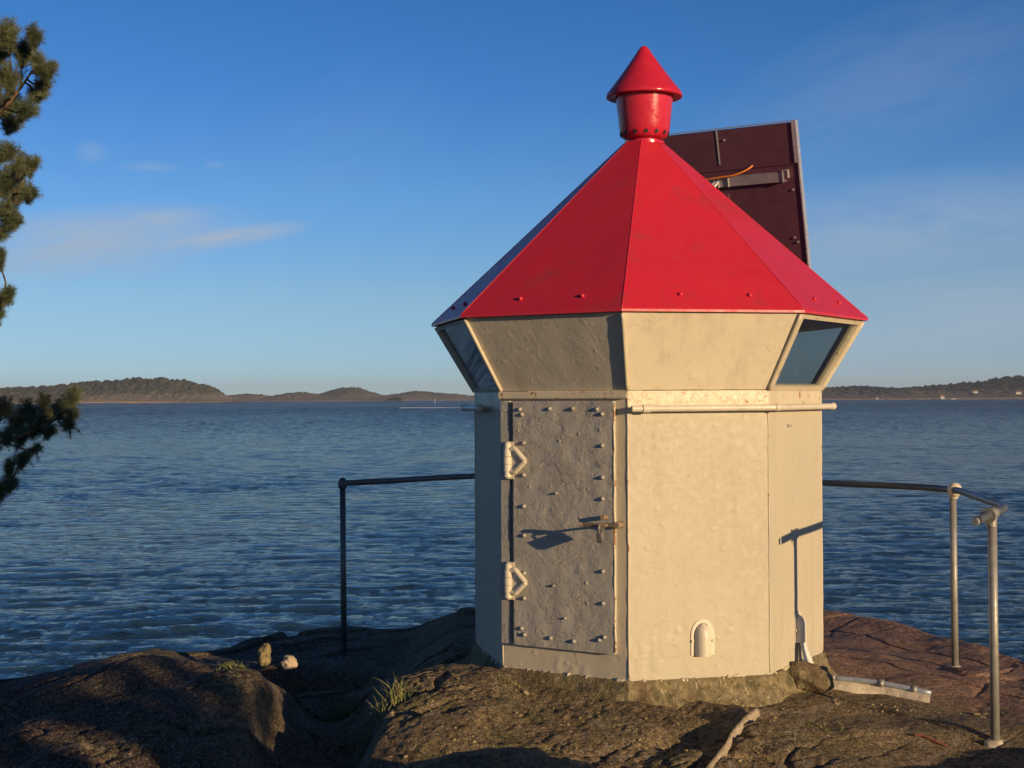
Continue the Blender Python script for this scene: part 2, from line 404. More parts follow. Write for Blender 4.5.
# ------------------------------------------------------------------ setting: sea
SEA = -4.0
def sea_material():
    m = NT('sea_water', .06, 0, .5); P = m.geo()
    m.set('Base Color', (.020, .052, .088)); m.p.inputs['IOR'].default_value = 1.333
    a = m.noise(m.mapv(P, (.36, 1.25, 1), rot=(0, 0, .08)), 1.9, 5, .62, .3)
    b = m.noise(m.mapv(P, (.32, 1.25, 1), rot=(0, 0, -.08)), 7.0, 4, .6, .3)
    c = m.noise(m.mapv(P, (.10, .25, 1), rot=(0, 0, .05)), 1.0, 3)
    ln = m.t.nodes.new('ShaderNodeVectorMath'); ln.operation = 'LENGTH'; m.lk(P, ln.inputs[0])
    # ripples too small to model far out: they act as roughness
    m.set('Roughness', m.math('ADD', .06, m.math('MULTIPLY', m.math('DIVIDE', m.math('SUBTRACT', ln.outputs['Value'], 60, clamp=False), 500, clamp=True), .12)))
    n = m.bump(b, .040, 1.0); n = m.bump(a, .24, 1.0, n)
    m.lk(m.math('MULTIPLY', m.math('ADD', 1.0, m.math('DIVIDE', ln.outputs['Value'], 45)), .24), n.node.inputs['Distance'])
    n = m.bump(c, 1.0, .8, n); m.lk(m.math('MULTIPLY', m.math('ADD', 1.0, m.math('DIVIDE', ln.outputs['Value'], 120)), .8), n.node.inputs['Distance'])
    return m.m
def build_sea():
    rows = 1400; cols = 820
    rr = 20 * np.exp(np.linspace(0, math.log(3600 / 20), rows)); th = np.linspace(-R(38), R(38), cols)
    TH, RR = np.meshgrid(th, rr); X = RR * np.sin(TH); Y = RR * np.cos(TH)
    Z = np.zeros_like(X); rg = np.random.default_rng(5)
    sp = np.maximum(RR * (math.log(3600 / 20) / rows), RR * (R(76) / cols))
    wx = X + 1.5 * fbm(X, Y, .12, 3, 1); wy = Y + 1.5 * fbm(X, Y, .12, 3, 5)
    grp = .65 + .9 * (fbm(X, Y, .05, 3, 9) + .25)
    for i in range(70):
        lam = .26 * (2.6 / .26) ** rg.random(); ang = rg.normal(.06, .24); k = 2 * math.pi / lam
        amp = .0034 * lam ** .80; ph = rg.random() * 6.28
        att = np.clip((lam / sp - 1.8) / 1.5, 0, 1)
        att = np.maximum(att, .5 * np.clip((lam - .6) / .6, 0, 1))
        q = k * (wx * math.sin(ang) + wy * math.cos(ang)) + ph
        Z += att * amp * grp * (np.sin(q) + .25 * np.cos(2 * q))
    # far out only the slopes of the chop count
    nz = rg.normal(size=Z.shape); nz = nz + np.roll(nz, 1, 1) + np.roll(nz, 2, 1) * .7; nz *= 1 / 1.6
    fac = np.clip((sp - .35) / .8, 0, 1); Z = Z * (1 - .6 * np.clip((sp - 2) / 4, 0, 1)) + nz * .040 * sp * fac * (.6 + .8 * (fbm(X, Y * .3, .012, 3, 70) + .4))
    far = np.clip((RR - 3400) / 200, 0, 1); Z *= 1 - far
    near = grid_mesh('sea', X, Y, Z + SEA)
    bm = bmesh.new(); bm.from_mesh(near)
    # flat sheet out to the horizon and under the islet, a touch lower
    S = 9000
    vs_ = [bm.verts.new(p) for p in ((-S, -S, SEA - 1.6), (S, -S, SEA - 1.6), (S, S, SEA - 1.6), (-S, S, SEA - 1.6))]
    bm.faces.new(vs_)
    bm.to_mesh(near); bm.free()
    o = obj('sea', near, sea_material(), kind='structure')
    return o
build_sea()

# ------------------------------------------------------------------ setting: the islet's bare rock
def g2(x, y, cx, cy, rx, ry, ang=0, p=1.0):
    c, s = math.cos(ang), math.sin(ang); dx = x - cx; dy = y - cy
    u = (dx * c + dy * s) / rx; v = (-dx * s + dy * c) / ry
    return np.exp(-(u * u + v * v) ** p)
EDGE_X = [-9, -6, -4.4, -3.6, -3.2, -2.6, -1.8, -1.25, -.7, -.2, .6, 2.0, 2.45, 2.8, 3.05, 3.25, 3.8, 5.0, 7, 12]
EDGE_Y = [3, 6.0, 8.0, 8.9, 9.5, 10.2, 11.2, 11.4, 11.2, 11.3, 11.7, 11.6, 11.3, 10.7, 9.9, 9.0, 7.6, 5.5, 2, -4]
def sm(t): t = np.clip(t, 0, 1); return t * t * (3 - 2 * t)
def blocks(x, y, size, s):
    """jointed granite: height of each split block and closeness to the joint beside it"""
    a = .62; u = (x * math.cos(a) + y * math.sin(a)) / (size * 1.9) + .22 * fbm(x, y, 2.2, 3, s); v = (-x * math.sin(a) + y * math.cos(a)) / size + .22 * fbm(x, y, 2.2, 3, s + 5)
    ui = np.floor(u); vi = np.floor(v); d1 = np.full(np.shape(x), 9.0); d2 = d1.copy(); h = np.zeros(np.shape(x))
    for i in (-1, 0, 1):
        for j in (-1, 0, 1):
            cu = ui + i; cv = vi + j; iu = cu.astype(int); iv = cv.astype(int)
            r1 = _tab[(iu * 7 + s) & 255, (iv * 13) & 255]; r2 = _tab[(iu * 11) & 255, (iv * 5 + s) & 255]; r3 = _tab[(iu * 3 + 9) & 255, (iv * 17 + s) & 255]
            du = u - cu - r1; dv = v - cv - r2; d = np.sqrt(du * du + dv * dv); nh = r3 - .5 + du * (r1 - .5) * .9 + dv * (r2 - .5) * .9
            m_ = d < d1; d2 = np.where(m_, d1, np.minimum(d2, d)); h = np.where(m_, nh, h); d1 = np.where(m_, d, d1)
    return h, d2 - d1
def ground(x, y, detail=True):
    x = np.asarray(x, float); y = np.asarray(y, float)
    z = -.17 + 0 * x
    z = z - .07 * sm((7.2 - y) / 1.2)                                   # falls slightly towards the camera
    z = z + .07 * g2(x, y, .75, 8.3, 1.7, 1.4, 0, 2)                    # the pad the tower stands on
    # boulder-like swell at the tower's left front
    z = z + .11 * g2(x, y, -.36, 7.35, .42, .95, -.12, 2)
    # gully with grass left of it
    z = z - .25 * g2(x, y, -.98, 7.4, .30, 1.2, .05, 3)
    z = z - .20 * g2(x, y, -1.35, 8.85, .85, .50, -.12, 2)
    # left whale-back
    z = z + .10 * g2(x, y, -2.45, 8.35, .75, .62, -.55, 1.4) + .08 * g2(x, y, -1.75, 7.75, .75, .38, -.55, 1.4) - .07 * sm((-1.3 - x) / 1.2) * sm((y - 7.6) / 1.5)
    z = z + .10 * g2(x, y, -1.85, 7.3, .75, .9, .2, 1.4)
    z = z + .05 * g2(x, y, -1.38, 7.65, .20, .3, .2, 1.3)               # knob beside the gully
    z = z - .14 * g2(x, y, -2.7, 7.25, .8, .28, .35, 1.2)
    z = z - .14 * sm((x + 2.75) / .7) * sm((-.35 - x) / .5) * sm((y - 8.75) / .55)   # low shelf behind the mound
    z = z + .15 * g2(x, y, -1.52, 9.30, .20, .13, 0, 1.6)
    z = z + .05 * g2(x, y, -.3, 10.7, 1.0, .5, 0, 1.3)
    z = z - .08 * g2(x, y, -3.2, 9.0, .9, 1.0, 0, 1)
    # right: step that keeps the near post's foot in shade
    z = z - .07 * g2(x, y, 2.05, 6.75, .52, .26, .1, 2.2)
    z = z + .12 * g2(x, y, 2.75, 6.2, .45, .35, .6, 1.5)
    # little hollow behind the pale rock lip in front
    z = z - .07 * g2(x, y, .86, 6.85, .30, .13, .75, 1.6)
    # knolls out of the picture whose long shadows cross the foreground
    z = z + .34 * g2(x, y, .0, 5.2, .85, .55, -.6, 1.6)
    z = z + .20 * g2(x, y, -1.2, 5.0, .8, .5, -.5, 1.6)
    if detail is not None:
        z = z + .06 * fbm(x, y, .9, 3, 3)
        z = z + .026 * fbm(x, y, 3.1, 2, 8)
        rough = .25 + .75 * sm((2.1 - x) / 1.2) * sm((8.6 - y) / 1.4)
        # slabs: low steps running diagonally, as the granite splits
        q = (x * .50 + y * .87) * 3.1 + 1.1 * fbm(x, y, 1.1, 3, 60)
        st = q - np.floor(q); z = z + .026 * rough * (sm(st / .82) - sm((st - .86) / .14)) * (.5 + 1.2 * np.clip(fbm(x, y, .8, 2, 63) + .3, 0, 1))
        fr = np.clip(.35 + 2.2 * fbm(x, y, .9, 2, 82), 0, 1) * (.30 + .70 * sm((1.7 - x) / .8))
        h, e = blocks(x, y, .34, 90); z = z + fr * (.050 * h * sm(e / .10) - .030 * np.exp(-(e / .05) ** 2))
        h, e = blocks(x, y, .11, 95); z = z + fr * rough * (.017 * h * sm(e / .2) - .009 * np.exp(-(e / .09) ** 2))
        z = z + .007 * rough * fbm(x, y, 9, 2, 30) + .010 * (rough + .1) * fbm(x, y, 26, 3, 36, .65)
        # joints: narrow cracks along two directions
        w = x * .83 + y * .55 + .25 * fbm(x, y, 1.4, 3, 40)
        cr = np.abs(((w * 1.15) % 1.0) - .5)
        z = z - .030 * np.exp(-(cr / .014) ** 2) * sm((x - 1.6) / .5)
        w2 = -x * .35 + y * .95 + .3 * fbm(x, y, 1.1, 3, 44)
        cr2 = np.abs(((w2 * 1.9) % 1.0) - .5)
        z = z - .05 * np.exp(-(cr2 / .03) ** 2) * sm((-1.0 - x) / .5)
    ye = np.interp(x, EDGE_X, EDGE_Y)
    d = y - ye + .12 * fbm(x, y, 1.6, 3, 50)
    z = z - np.where(d > -.5, .42 * (d + .5) ** 2 * .8, 0) - np.where(d > 1.5, (d - 1.5) * .3, 0)
    d2 = -y - 14; z = z - np.where(d2 > 0, .06 * d2 ** 2, 0)
    d3 = -x - 9; z = z - np.where(d3 > 0, .06 * d3 ** 2, 0)
    return np.maximum(z, -7.0)
def gz(x, y): return float(ground(x, y))
def warp(a, b, lo, hi, fine, coarse):
    out = [lo]
    v = lo
    while v < hi:
        out.append(v); v += fine
    s = fine; v = lo
    neg = []
    while v > a: s = min(s * 1.12, coarse); v -= s; neg.append(v)
    s = fine; v = hi; pos = []
    while v < b: s = min(s * 1.12, coarse); v += s; pos.append(v)
    return np.array(sorted(set(neg + out + pos)))
gx = warp(-24, 22, -3.6, 3.6, .010, .8); gy = warp(-26, 22, 6.2, 11.2, .0105, .8)
GX, GY = np.meshgrid(gx, gy)
obj('rock', grid_mesh('rock', GX, GY, ground(GX, GY)), M_rock, kind='structure')

# ------------------------------------------------------------------ setting: far shores
def shore_mat():
    m = NT('far_shore', .9, 0, .1); P = m.geo(); z = m.sep(P)[2]
    n = m.noise(P, .035, 5, .65); n2 = m.noise(m.mapv(P, (1, 1, 3)), .09, 5, .7)
    wood = m.mix(m.ramp(n2, [(.35, 0.0), (.65, 1.0)]), (.040, .050, .034), (.090, .095, .065))
    bare = m.mix(m.ramp(n2, [(.35, 0.0), (.65, 1.0)]), (.12, .105, .085), (.23, .195, .15))
    h = m.math('ADD', m.math('MULTIPLY', m.math('SUBTRACT', z, SEA), .042), m.math('MULTIPLY', n, 1.4))
    c = m.mix(m.ramp(h, [(1.08, 0.0), (1.2, 1.0)]) if False else m.math('MULTIPLY', m.math('SUBTRACT', h, 1.22), 4, clamp=True), bare, wood)
    c = m.mix(m.math('SUBTRACT', 1.0, m.math('MULTIPLY', m.math('SUBTRACT', z, SEA + 1.2), .7, clamp=True), clamp=True), c, (.42, .30, .20))
    m.set('Base Color', c); return m.m
M_shore = shore_mat()
def shore(name, D, prof, depth, seed, mat, tree=2.0):
    """a low island: ridge heights given along its length, rounded towards both coasts, with a tree-rough skyline"""
    n = 520; m_ = 46
    us = np.linspace(0, 1, n); Dm = D + depth * .42; xs = np.interp(us, np.linspace(0, 1, len(prof)), [(p[0] - 512) / F * Dm for p in prof])
    hs_ = np.interp(us, np.linspace(0, 1, len(prof)), [max(p[1], 0) / F * Dm for p in prof])
    vs2 = np.linspace(0, 1, m_)
    U, V = np.meshgrid(np.arange(n), vs2)
    X = xs[U] + 0 * V; Y = D + (V - .0) * depth + .03 * depth * fbm(X, V, .01, 3, seed)
    shape = np.sin(np.clip(V * 1.9, 0, math.pi / 2)) * np.clip((1.02 - V) * 4, 0, 1)
    Hh = hs_[U] * (shape ** .8)
    Z = SEA - .3 + Hh * (1 + .30 * fbm(X, Y, .008, 4, seed + 2)) + np.minimum(Hh * .2, tree) * (.5 + fbm(X, Y, .12, 3, seed + 4, .7) * 1.3)
    Z = np.where((V < .01) | (V > .99), SEA - 1.5, Z)
    return obj(name, grid_mesh(name, X, Y, Z), mat, kind='structure')
shore('hills', 2300, [(-420, 6), (-250, 14), (-120, 17), (0, 16), (40, 17), (80, 20), (120, 22), (150, 22), (175, 20), (195, 16), (207, 11), (216, 6), (222, 3), (228, 1)], 330, 61, M_shore, 5)
shore('hills', 2900, [(195, 2), (215, 5), (235, 7), (255, 6), (262, 3), (270, 6), (285, 8), (300, 8), (312, 6), (330, 6), (345, 8), (372, 4), (392, 4)], 500, 71, M_shore, 4)
shore('hills', 3500, [(300, 3), (322, 8), (338, 12.5), (352, 13), (362, 9), (378, 5), (392, 6), (412, 8.5), (430, 7), (455, 6), (470, 4), (500, 5), (540, 3)], 500, 81, M_shore, 4)
shore('hills', 2100, [(700, 6), (780, 9), (830, 10), (860, 10.5), (885, 12), (905, 11), (930, 10), (950, 12), (980, 14), (1010, 16), (1040, 19), (1100, 24), (1200, 26), (1400, 18), (1500, 4)], 600, 91, M_shore, 5)

# ------------------------------------------------------------------ the light tower
TX, TY, ROT = .766, 8.393, -.177
TC = Vector((TX, TY, 0))
AP, HW = math.cos(R(22.5)), math.sin(R(22.5))
def corner(k, r, z):
    a = ROT + R(45 * k); return Vector((TX + r * math.sin(a), TY - r * math.cos(a), z))
def face_axes(k):
    """face k lies between corner k and corner k+1; -1 = door face, 0 = front face, 1 = right face, -2 = left face"""
    a = ROT + R(45 * (k + .5)); n = Vector((math.sin(a), -math.cos(a), 0)); t = Vector((math.cos(a), math.sin(a), 0)); return t, n
def fp(k, u, z, off=0.0):
    t, n = face_axes(k); return TC + t * u + n * (AP + off) + Vector((0, 0, z))
def fmat(k, u, z, off=0.0):
    t, n = face_axes(k); return frame_mat(fp(k, u, z, off), t, -n, (0, 0, 1))     # x right, y inward, z up
tower = thing('light_tower', 'squat cream octagonal harbour light tower with red pyramid roof and riveted door on the rock', 'lighthouse', (TX, TY, -.17))

# wall: eight sides, with welded corner seams
ZW = 1.478
def wall_mesh():
    NZ, NU = 230, 72
    zs = np.linspace(0, 1, NZ + 1); cols = 8 * NU + 1
    X = np.zeros((NZ + 1, cols)); Y = X.copy(); Z = X.copy()
    rg = random.Random(12)
    spots = {0: [(-.235, 1.26, .012), (-.232, 1.20, .014), (-.292, 1.18, .013), (-.280, 1.10, .011), (-.285, .775, .022), (-.285, .68, .010), (-.205, .80, .009), (-.23, .88, .009), (.20, .86, .009), (.13, .66, .008), (-.14, 1.30, .007), (-.06, 1.26, .007), (.09, 1.30, .008), (-.15, 1.02, .006), (.0, .90, .006), (-.19, .33, .02), (-.12, .25, .015), (.12, .30, .018), (.16, .24, .014), (.10, .20, .012), (-.30, .16, .016), (.22, .34, .012)]}
    for k in range(8):
        L = spots.setdefault(k, [])
        for q in range({0: 26, 1: 5, 7: 30}.get(k, 10)): L.append((rg.uniform(-.36, .36), rg.uniform(.02, 1.42) ** 1.2, rg.uniform(.004, .011)))
    for k in range(8):
        t, n = face_axes(k); u = -HW + 2 * HW * np.arange(NU) / NU
        Ug, Zg = np.meshgrid(u, zs * ZW)
        d = .0022 * vnoise(Ug * 3 + k * 5.1, Zg * 3, 4) + .0003 * vnoise(Ug * 11 + k * 3, Zg * 11, 6) + .0004 * vnoise(Ug * 40 + k, Zg * 30, 7)
        # torn edges of old paint low on the faces
        e = fbm(Ug * 1.4 + k * 2.3, Zg, 16, 3, 71, .6); gate = np.clip((.42 - Zg) * 4, 0, 1) * np.clip(fbm(Ug + k, Zg, 4, 2, 73) * 6, 0, 1)
        d = d + .0022 * gate * (e > .02)
        for (a, b, r) in spots[k]:
            rr = np.sqrt(np.maximum(0, ((Ug - a) / r) ** 2 + ((Zg - b) / (r * rg.uniform(.8, 1.7))) ** 2 + .12 * fbm(Ug * 90, Zg * 90, 1, 2, 75)))
            d = d + (.0030 * np.exp(-rr ** 8) if r < .018 else .0022 * np.exp(-((rr - 1) / .22) ** 2))
        d[:, 0] = 0
        Zz = Zg.copy(); Zz[0] = .0 + .026 * fbm(u * 6 + k * 5, 3.3, 1, 3, 2) - .004
        sl_ = slice(k * NU, (k + 1) * NU)
        X[:, sl_] = TX + t.x * Ug + n.x * (AP + d); Y[:, sl_] = TY + t.y * Ug + n.y * (AP + d); Z[:, sl_] = Zz
    X[:, -1] = X[:, 0]; Y[:, -1] = Y[:, 0]; Z[:, -1] = Z[:, 0]
    return grid_mesh('wall', X, Y, Z)
wall = obj('wall', wall_mesh(), M_wall, tower)
bmw = bmesh.new(); bmw.from_mesh(wall.data); bmesh.ops.remove_doubles(bmw, verts=bmw.verts, dist=1e-5); bmw.to_mesh(wall.data); bmw.free()
autosmooth(wall, 38)
for k in range(8):                       # slim weld seams at the corners
    bm = bmesh.new()
    p0 = corner(k, 1.0, .012); p1 = corner(k, 1.0, ZW - .01)
    pts = [p0.lerp(p1, i / 24) + Vector((random.uniform(-.0012, .0012), random.uniform(-.0012, .0012), 0)) for i in range(25)]
    tube(bm, pts, .0042, 8)
    obj('corner_seam', bm, M_trim, tower, smooth=True)

# plinth of rough concrete
def plinth():
    NJ = 40; prof = [(1.012, .004), (1.022, -.01), (1.03, -.04), (1.055, -.085), (1.10, -.13), (1.17, -.20), (1.3, -.40)]
    sub = []
    for (r0, z0), (r1, z1) in zip(prof, prof[1:]):
        for q in range(5): sub.append((r0 + (r1 - r0) * q / 5, z0 + (z1 - z0) * q / 5))
    sub.append(prof[-1])
    X = np.zeros((len(sub), 8 * NJ + 1)); Y = X.copy(); Z = X.copy()
    for i, (r, z) in enumerate(sub):
        for k in range(8):
            for j in range(NJ):
                p = corner(k, r, z).lerp(corner(k + 1, r, z), j / NJ); X[i, k * NJ + j], Y[i, k * NJ + j], Z[i, k * NJ + j] = p
        X[i, -1], Y[i, -1], Z[i, -1] = X[i, 0], Y[i, 0], Z[i, 0]
    A = np.arctan2(Y - TY, X - TX); nz = .030 * fbm(A * 7, Z * 8, 1, 4, 12, .6) * np.clip((.004 - Z) * 14, 0, 1)
    nz[:, -1] = nz[:, 0]
    X = X + nz * np.cos(A); Y = Y + nz * np.sin(A)
    return grid_mesh('plinth', X[::-1], Y[::-1], Z[::-1])
obj('plinth', plinth(), M_plinth, tower)
# ragged lip of old paint and mortar along the foot of the wall
bm = bmesh.new(); pts = []; rad = []
for k in range(8):
    for j in range(110):
        u = -HW + 2 * HW * j / 110
        pts.append(fp(k, u, -.003 + .016 * float(fbm(k * 3 + u * 9, 1.5, 1.0, 3, 31)), .004)); rad.append(max(.0025, .0065 + .012 * float(fbm(k * 5 + u * 45, 4.5, 1.0, 3, 33, .8))))
pts.append(pts[0]); rad.append(rad[0])
tube(bm, pts, rad, 8, cap=False)
obj('mortar_lip', bm, M_trim, tower, smooth=True)
# ledge belt on top of the wall: proud on the door side
def belt(k0, k1, zb, zt, r):
    bm = bmesh.new()
    A = [corner(k, r, zb) for k in range(k0, k1 + 1)]; B = [corner(k, r, zt) for k in range(k0, k1 + 1)]
    Ai = [corner(k, .97, zb) for k in range(k0, k1 + 1)]; Bi = [corner(k, .97, zt) for k in range(k0, k1 + 1)]
    vs_ = [[bm.verts.new(p) for p in L] for L in (A, B, Bi, Ai)]
    n = len(A)
    for q in range(4):
        a, b = vs_[q], vs_[(q + 1) % 4]
        for i in range(n - 1): bm.faces.new((a[i], a[i + 1], b[i + 1], b[i]))
    bm.faces.new([v[0] for v in vs_][::-1]); bm.faces.new([v[-1] for v in vs_])
    bmesh.ops.bevel(bm, geom=[e for e in bm.edges], offset=.004, segments=2, affect='EDGES')
    return bm
autosmooth(obj('ledge', belt(-1, 0, 1.444, 1.484, 1.028), M_trim, tower))
autosmooth(obj('ledge', belt(0, 7, 1.395 - .012, 1.484, 1.006), M_trim, tower))

# lantern: eight outward-leaning sides
ZL0, ZL1, RL0, RL1 = 1.486, 1.872, 1.0, 1.232
def lp(k, s, t, off=0.0):
    """point on lantern side k: s 0..1 from corner k to k+1, t 0..1 from bottom to top"""
    p = corner(k, RL0, ZL0).lerp(corner(k + 1, RL0, ZL0), s).lerp(corner(k, RL1, ZL1).lerp(corner(k + 1, RL1, ZL1), s), t)
    tt, n = face_axes(k); dz = ZL1 - ZL0; dr = (RL1 - RL0) * AP
    nn = (n * dz - Vector((0, 0, dr))).normalized()
    return p + nn * off
def slab(bm, quad_out, quad_in):
    a = [bm.verts.new(p) for p in quad_out]; b = [bm.verts.new(p) for p in quad_in]
    bm.faces.new(a); bm.faces.new(b[::-1])
    for i in range(4): bm.faces.new((a[i], b[i], b[(i + 1) % 4], a[(i + 1) % 4]))
blank = (-1, 0, 5, 4)
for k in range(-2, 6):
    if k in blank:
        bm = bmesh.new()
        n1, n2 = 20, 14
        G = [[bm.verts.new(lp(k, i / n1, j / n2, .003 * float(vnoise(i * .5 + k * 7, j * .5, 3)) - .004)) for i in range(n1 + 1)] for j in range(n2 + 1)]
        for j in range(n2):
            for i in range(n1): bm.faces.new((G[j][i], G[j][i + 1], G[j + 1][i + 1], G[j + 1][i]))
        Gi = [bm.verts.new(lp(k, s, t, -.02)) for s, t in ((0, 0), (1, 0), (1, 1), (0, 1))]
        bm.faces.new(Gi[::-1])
        autosmooth(obj('lantern_panel', bm, M_panel if k != -1 else paint('shaded_panel_paint', (.50, .46, .365), .0028, .0006, .55, rust=.24), tower), 40)  # door side: darker copy of the panel paint, grazing shade put into its colour
    else:
        bm = bmesh.new(); fr = .055; e = .008; fl_ = .15 if k == 2 else fr
        def q(s0, s1, t0, t1, off): return [lp(k, s0, t0, off), lp(k, s1, t0, off), lp(k, s1, t1, off), lp(k, s0, t1, off)]
        for (s0, s1, t0, t1) in ((0.004, fl_, .0, 1), (1 - fr, .996, .0, 1), (fl_, 1 - fr, .0, fr * .9), (fl_, 1 - fr, 1 - fr * .9, 1)):
            slab(bm, q(s0, s1, t0, t1, e), q(s0, s1, t0, t1, -.03))
        w = obj('window', bm, M_trim, tower)
        bm = bmesh.new(); slab(bm, q(fr * .8, 1 - fr * .8, fr * .7, 1 - fr * .7, -.010), q(fr * .8, 1 - fr * .8, fr * .7, 1 - fr * .7, -.015))
        obj('pane', bm, M_glass, w)
# corner ribs of the lantern with bolts
for k in range(8):
    bm = bmesh.new()
    a = corner(k, RL0 + .004, ZL0); b = corner(k, RL1 + .004, ZL1 - .004)
    tube(bm, [a.lerp(b, i / 12) for i in range(13)], .0105, 8)
    for i in range(4):
        p = a.lerp(b, .12 + .25 * i) + (a - TC).normalized() * .010; r = bmesh.ops.create_icosphere(bm, subdivisions=2, radius=.009); bmesh.ops.translate(bm, verts=r['verts'], vec=(p.x, p.y, p.z))
    obj('rib', bm, M_trim, tower, smooth=True)
# lantern floor inside and a small lamp standing in it
bm = bmesh.new(); bm.faces.new([bm.verts.new(corner(k, .985, ZW - .012)) for k in range(8)]); obj('lantern_floor', bm, M_inner, tower)

# roof: pyramid of eight plates with folded rim
ZE, RE, ZA, RA = 1.892, 1.263, 2.925, .112
bm = bmesh.new()
prof = [(RE - .05, ZE - .016), (RE, ZE - .016), (RE, ZE - .004)]
def ring(r, z): return [bm.verts.new(corner(k, r, z)) for k in range(8)]
rs = [ring(*p) for p in prof]
NR = 10
for i in range(NR + 1):
    t = i / NR; rs.append(ring(RE - .003 + (RA - RE + .003) * t, ZE + (ZA - ZE) * t))
for a, b in zip(rs, rs[1:]):
    for k in range(8): bm.faces.new((a[k], a[(k + 1) % 8], b[(k + 1) % 8], b[k]))
bm.faces.new(rs[-1]); bm.faces.new(ring(RE - .05, ZE - .015)[::-1])
roof = obj('roof', bm, M_red, tower)
bm = bmesh.new()
for k in range(8):                        # folded ridges where plates meet
    a = corner(k, RE - .002, ZE); b = corner(k, RA + .003, ZA - .004)
    tube(bm, [a.lerp(b, i / 20) for i in range(21)], .0022, 6)
obj('ridge_seam', bm, M_red, roof, smooth=True)
for k in range(8):
    for s in (.33, .74):
        p = corner(k, RE, ZE).lerp(corner(k + 1, RE, ZE), s); ax = Vector((TX, TY, ZA + .1)); d = (ax - p).normalized(); p = p + d * .105
        t, n = face_axes(k); nn = (n * .66 + Vector((0, 0, .75))).normalized()
        bm = bmesh.new(); tube(bm, [p - nn * .005, p + nn * .008, p + nn * .014], [.012, .011, .005], 12); obj('bolt', bm, M_red, roof, smooth=True)

# ventilator on top
bm = bmesh.new()
VX = TX + .009
lathe(bm, VX, TY, [(.116, 2.912), (.116, 2.926), (.084, 2.929), (.083, 2.938), (.112, 2.946), (.130, 2.956), (.140, 2.972), (.146, 3.00), (.168, 3.205), (.170, 3.225), (.16, 3.225)])
vent = autosmooth(obj('ventilator', bm, M_redgloss, tower), 50)
bm = bmesh.new()
lathe(bm, VX, TY, [(.163, 3.194), (.212, 3.184), (.219, 3.186), (.222, 3.194), (.217, 3.209), (.200, 3.232), (.155, 3.290), (.116, 3.343), (.078, 3.397), (.050, 3.437), (.034, 3.463), (.026, 3.472), (.018, 3.482), (.008, 3.487), (0, 3.488)])
autosmooth(obj('hat', bm, M_redgloss, vent), 70)
for i in range(14):
    bm = bmesh.new(); a = 2 * math.pi * i / 14 + .2; d = Vector((math.cos(a), math.sin(a), -.35)).normalized(); p = Vector((VX, TY, 2.972)) + Vector((d.x, d.y, 0)) * .146
    tube(bm, [p - d * .02, p + d * .0045], .0120, 14)
    obj('vent_hole', bm, M_dark, vent)

# door on face -1
DL, DR, DB, DT = -.290, .316, .136, 1.432
bm = bmesh.new()
n1, n2 = 44, 90
def dd(i, j):
    u = DL + (DR - DL) * i / n1; z = DB + (DT - DB) * j / n2
    amp = 1.0 if z > .95 else .55
    o_ = .0045 * float(vnoise(u * 14, z * 12, 3)) + amp * .005 * (max(0, .42 - abs(float(vnoise(u * 22, z * 17, 8))) * 3.2))
    return fp(-1, u, z, .034 + o_)
G = [[bm.verts.new(dd(i, j)) for i in range(n1 + 1)] for j in range(n2 + 1)]
for j in range(n2):
    for i in range(n1): bm.faces.new((G[j][i], G[j][i + 1], G[j + 1][i + 1], G[j + 1][i]))
rim = G[0] + [G[j][-1] for j in range(1, n2 + 1)] + G[-1][-2::-1] + [G[j][0] for j in range(n2 - 1, 0, -1)]
t_, n_ = face_axes(-1)
back = [bm.verts.new(v.co - n_ * .0345) for v in rim]
for i in range(len(rim)): bm.faces.new((rim[i], back[i], back[(i + 1) % len(rim)], rim[(i + 1) % len(rim)]))
door = autosmooth(obj('door', bm, M_door, tower), 55)
riv = [(-.245, 1.389), (-.232, 1.362), (-.222, 1.21), (-.222, 1.04), (-.222, .875), (-.222, .72), (-.222, .52), (-.222, .387), (-.24, .226), (-.222, .194), (.225, 1.39), (.255, 1.365), (.255, 1.203), (.255, 1.04), (.255, .93), (.255, .558), (.255, .394), (.262, .222), (.232, .205), (-.06, 1.392), (.08, 1.392), (-.06, .19), (.08, .185), (-.04, .465), (.03, .30), (-.02, .95)]
for (u, z) in riv:
    bm = bmesh.new(); rr_ = .012 if abs(u) > .2 or z > 1.3 or z < .25 else .007
    c0 = fp(-1, u, z, .036); tube(bm, [c0, c0 + n_ * .008, c0 + n_ * .015], [rr_, rr_ * .85, rr_ * .35], 12)
    obj('rivet', bm, M_door, door, smooth=True)
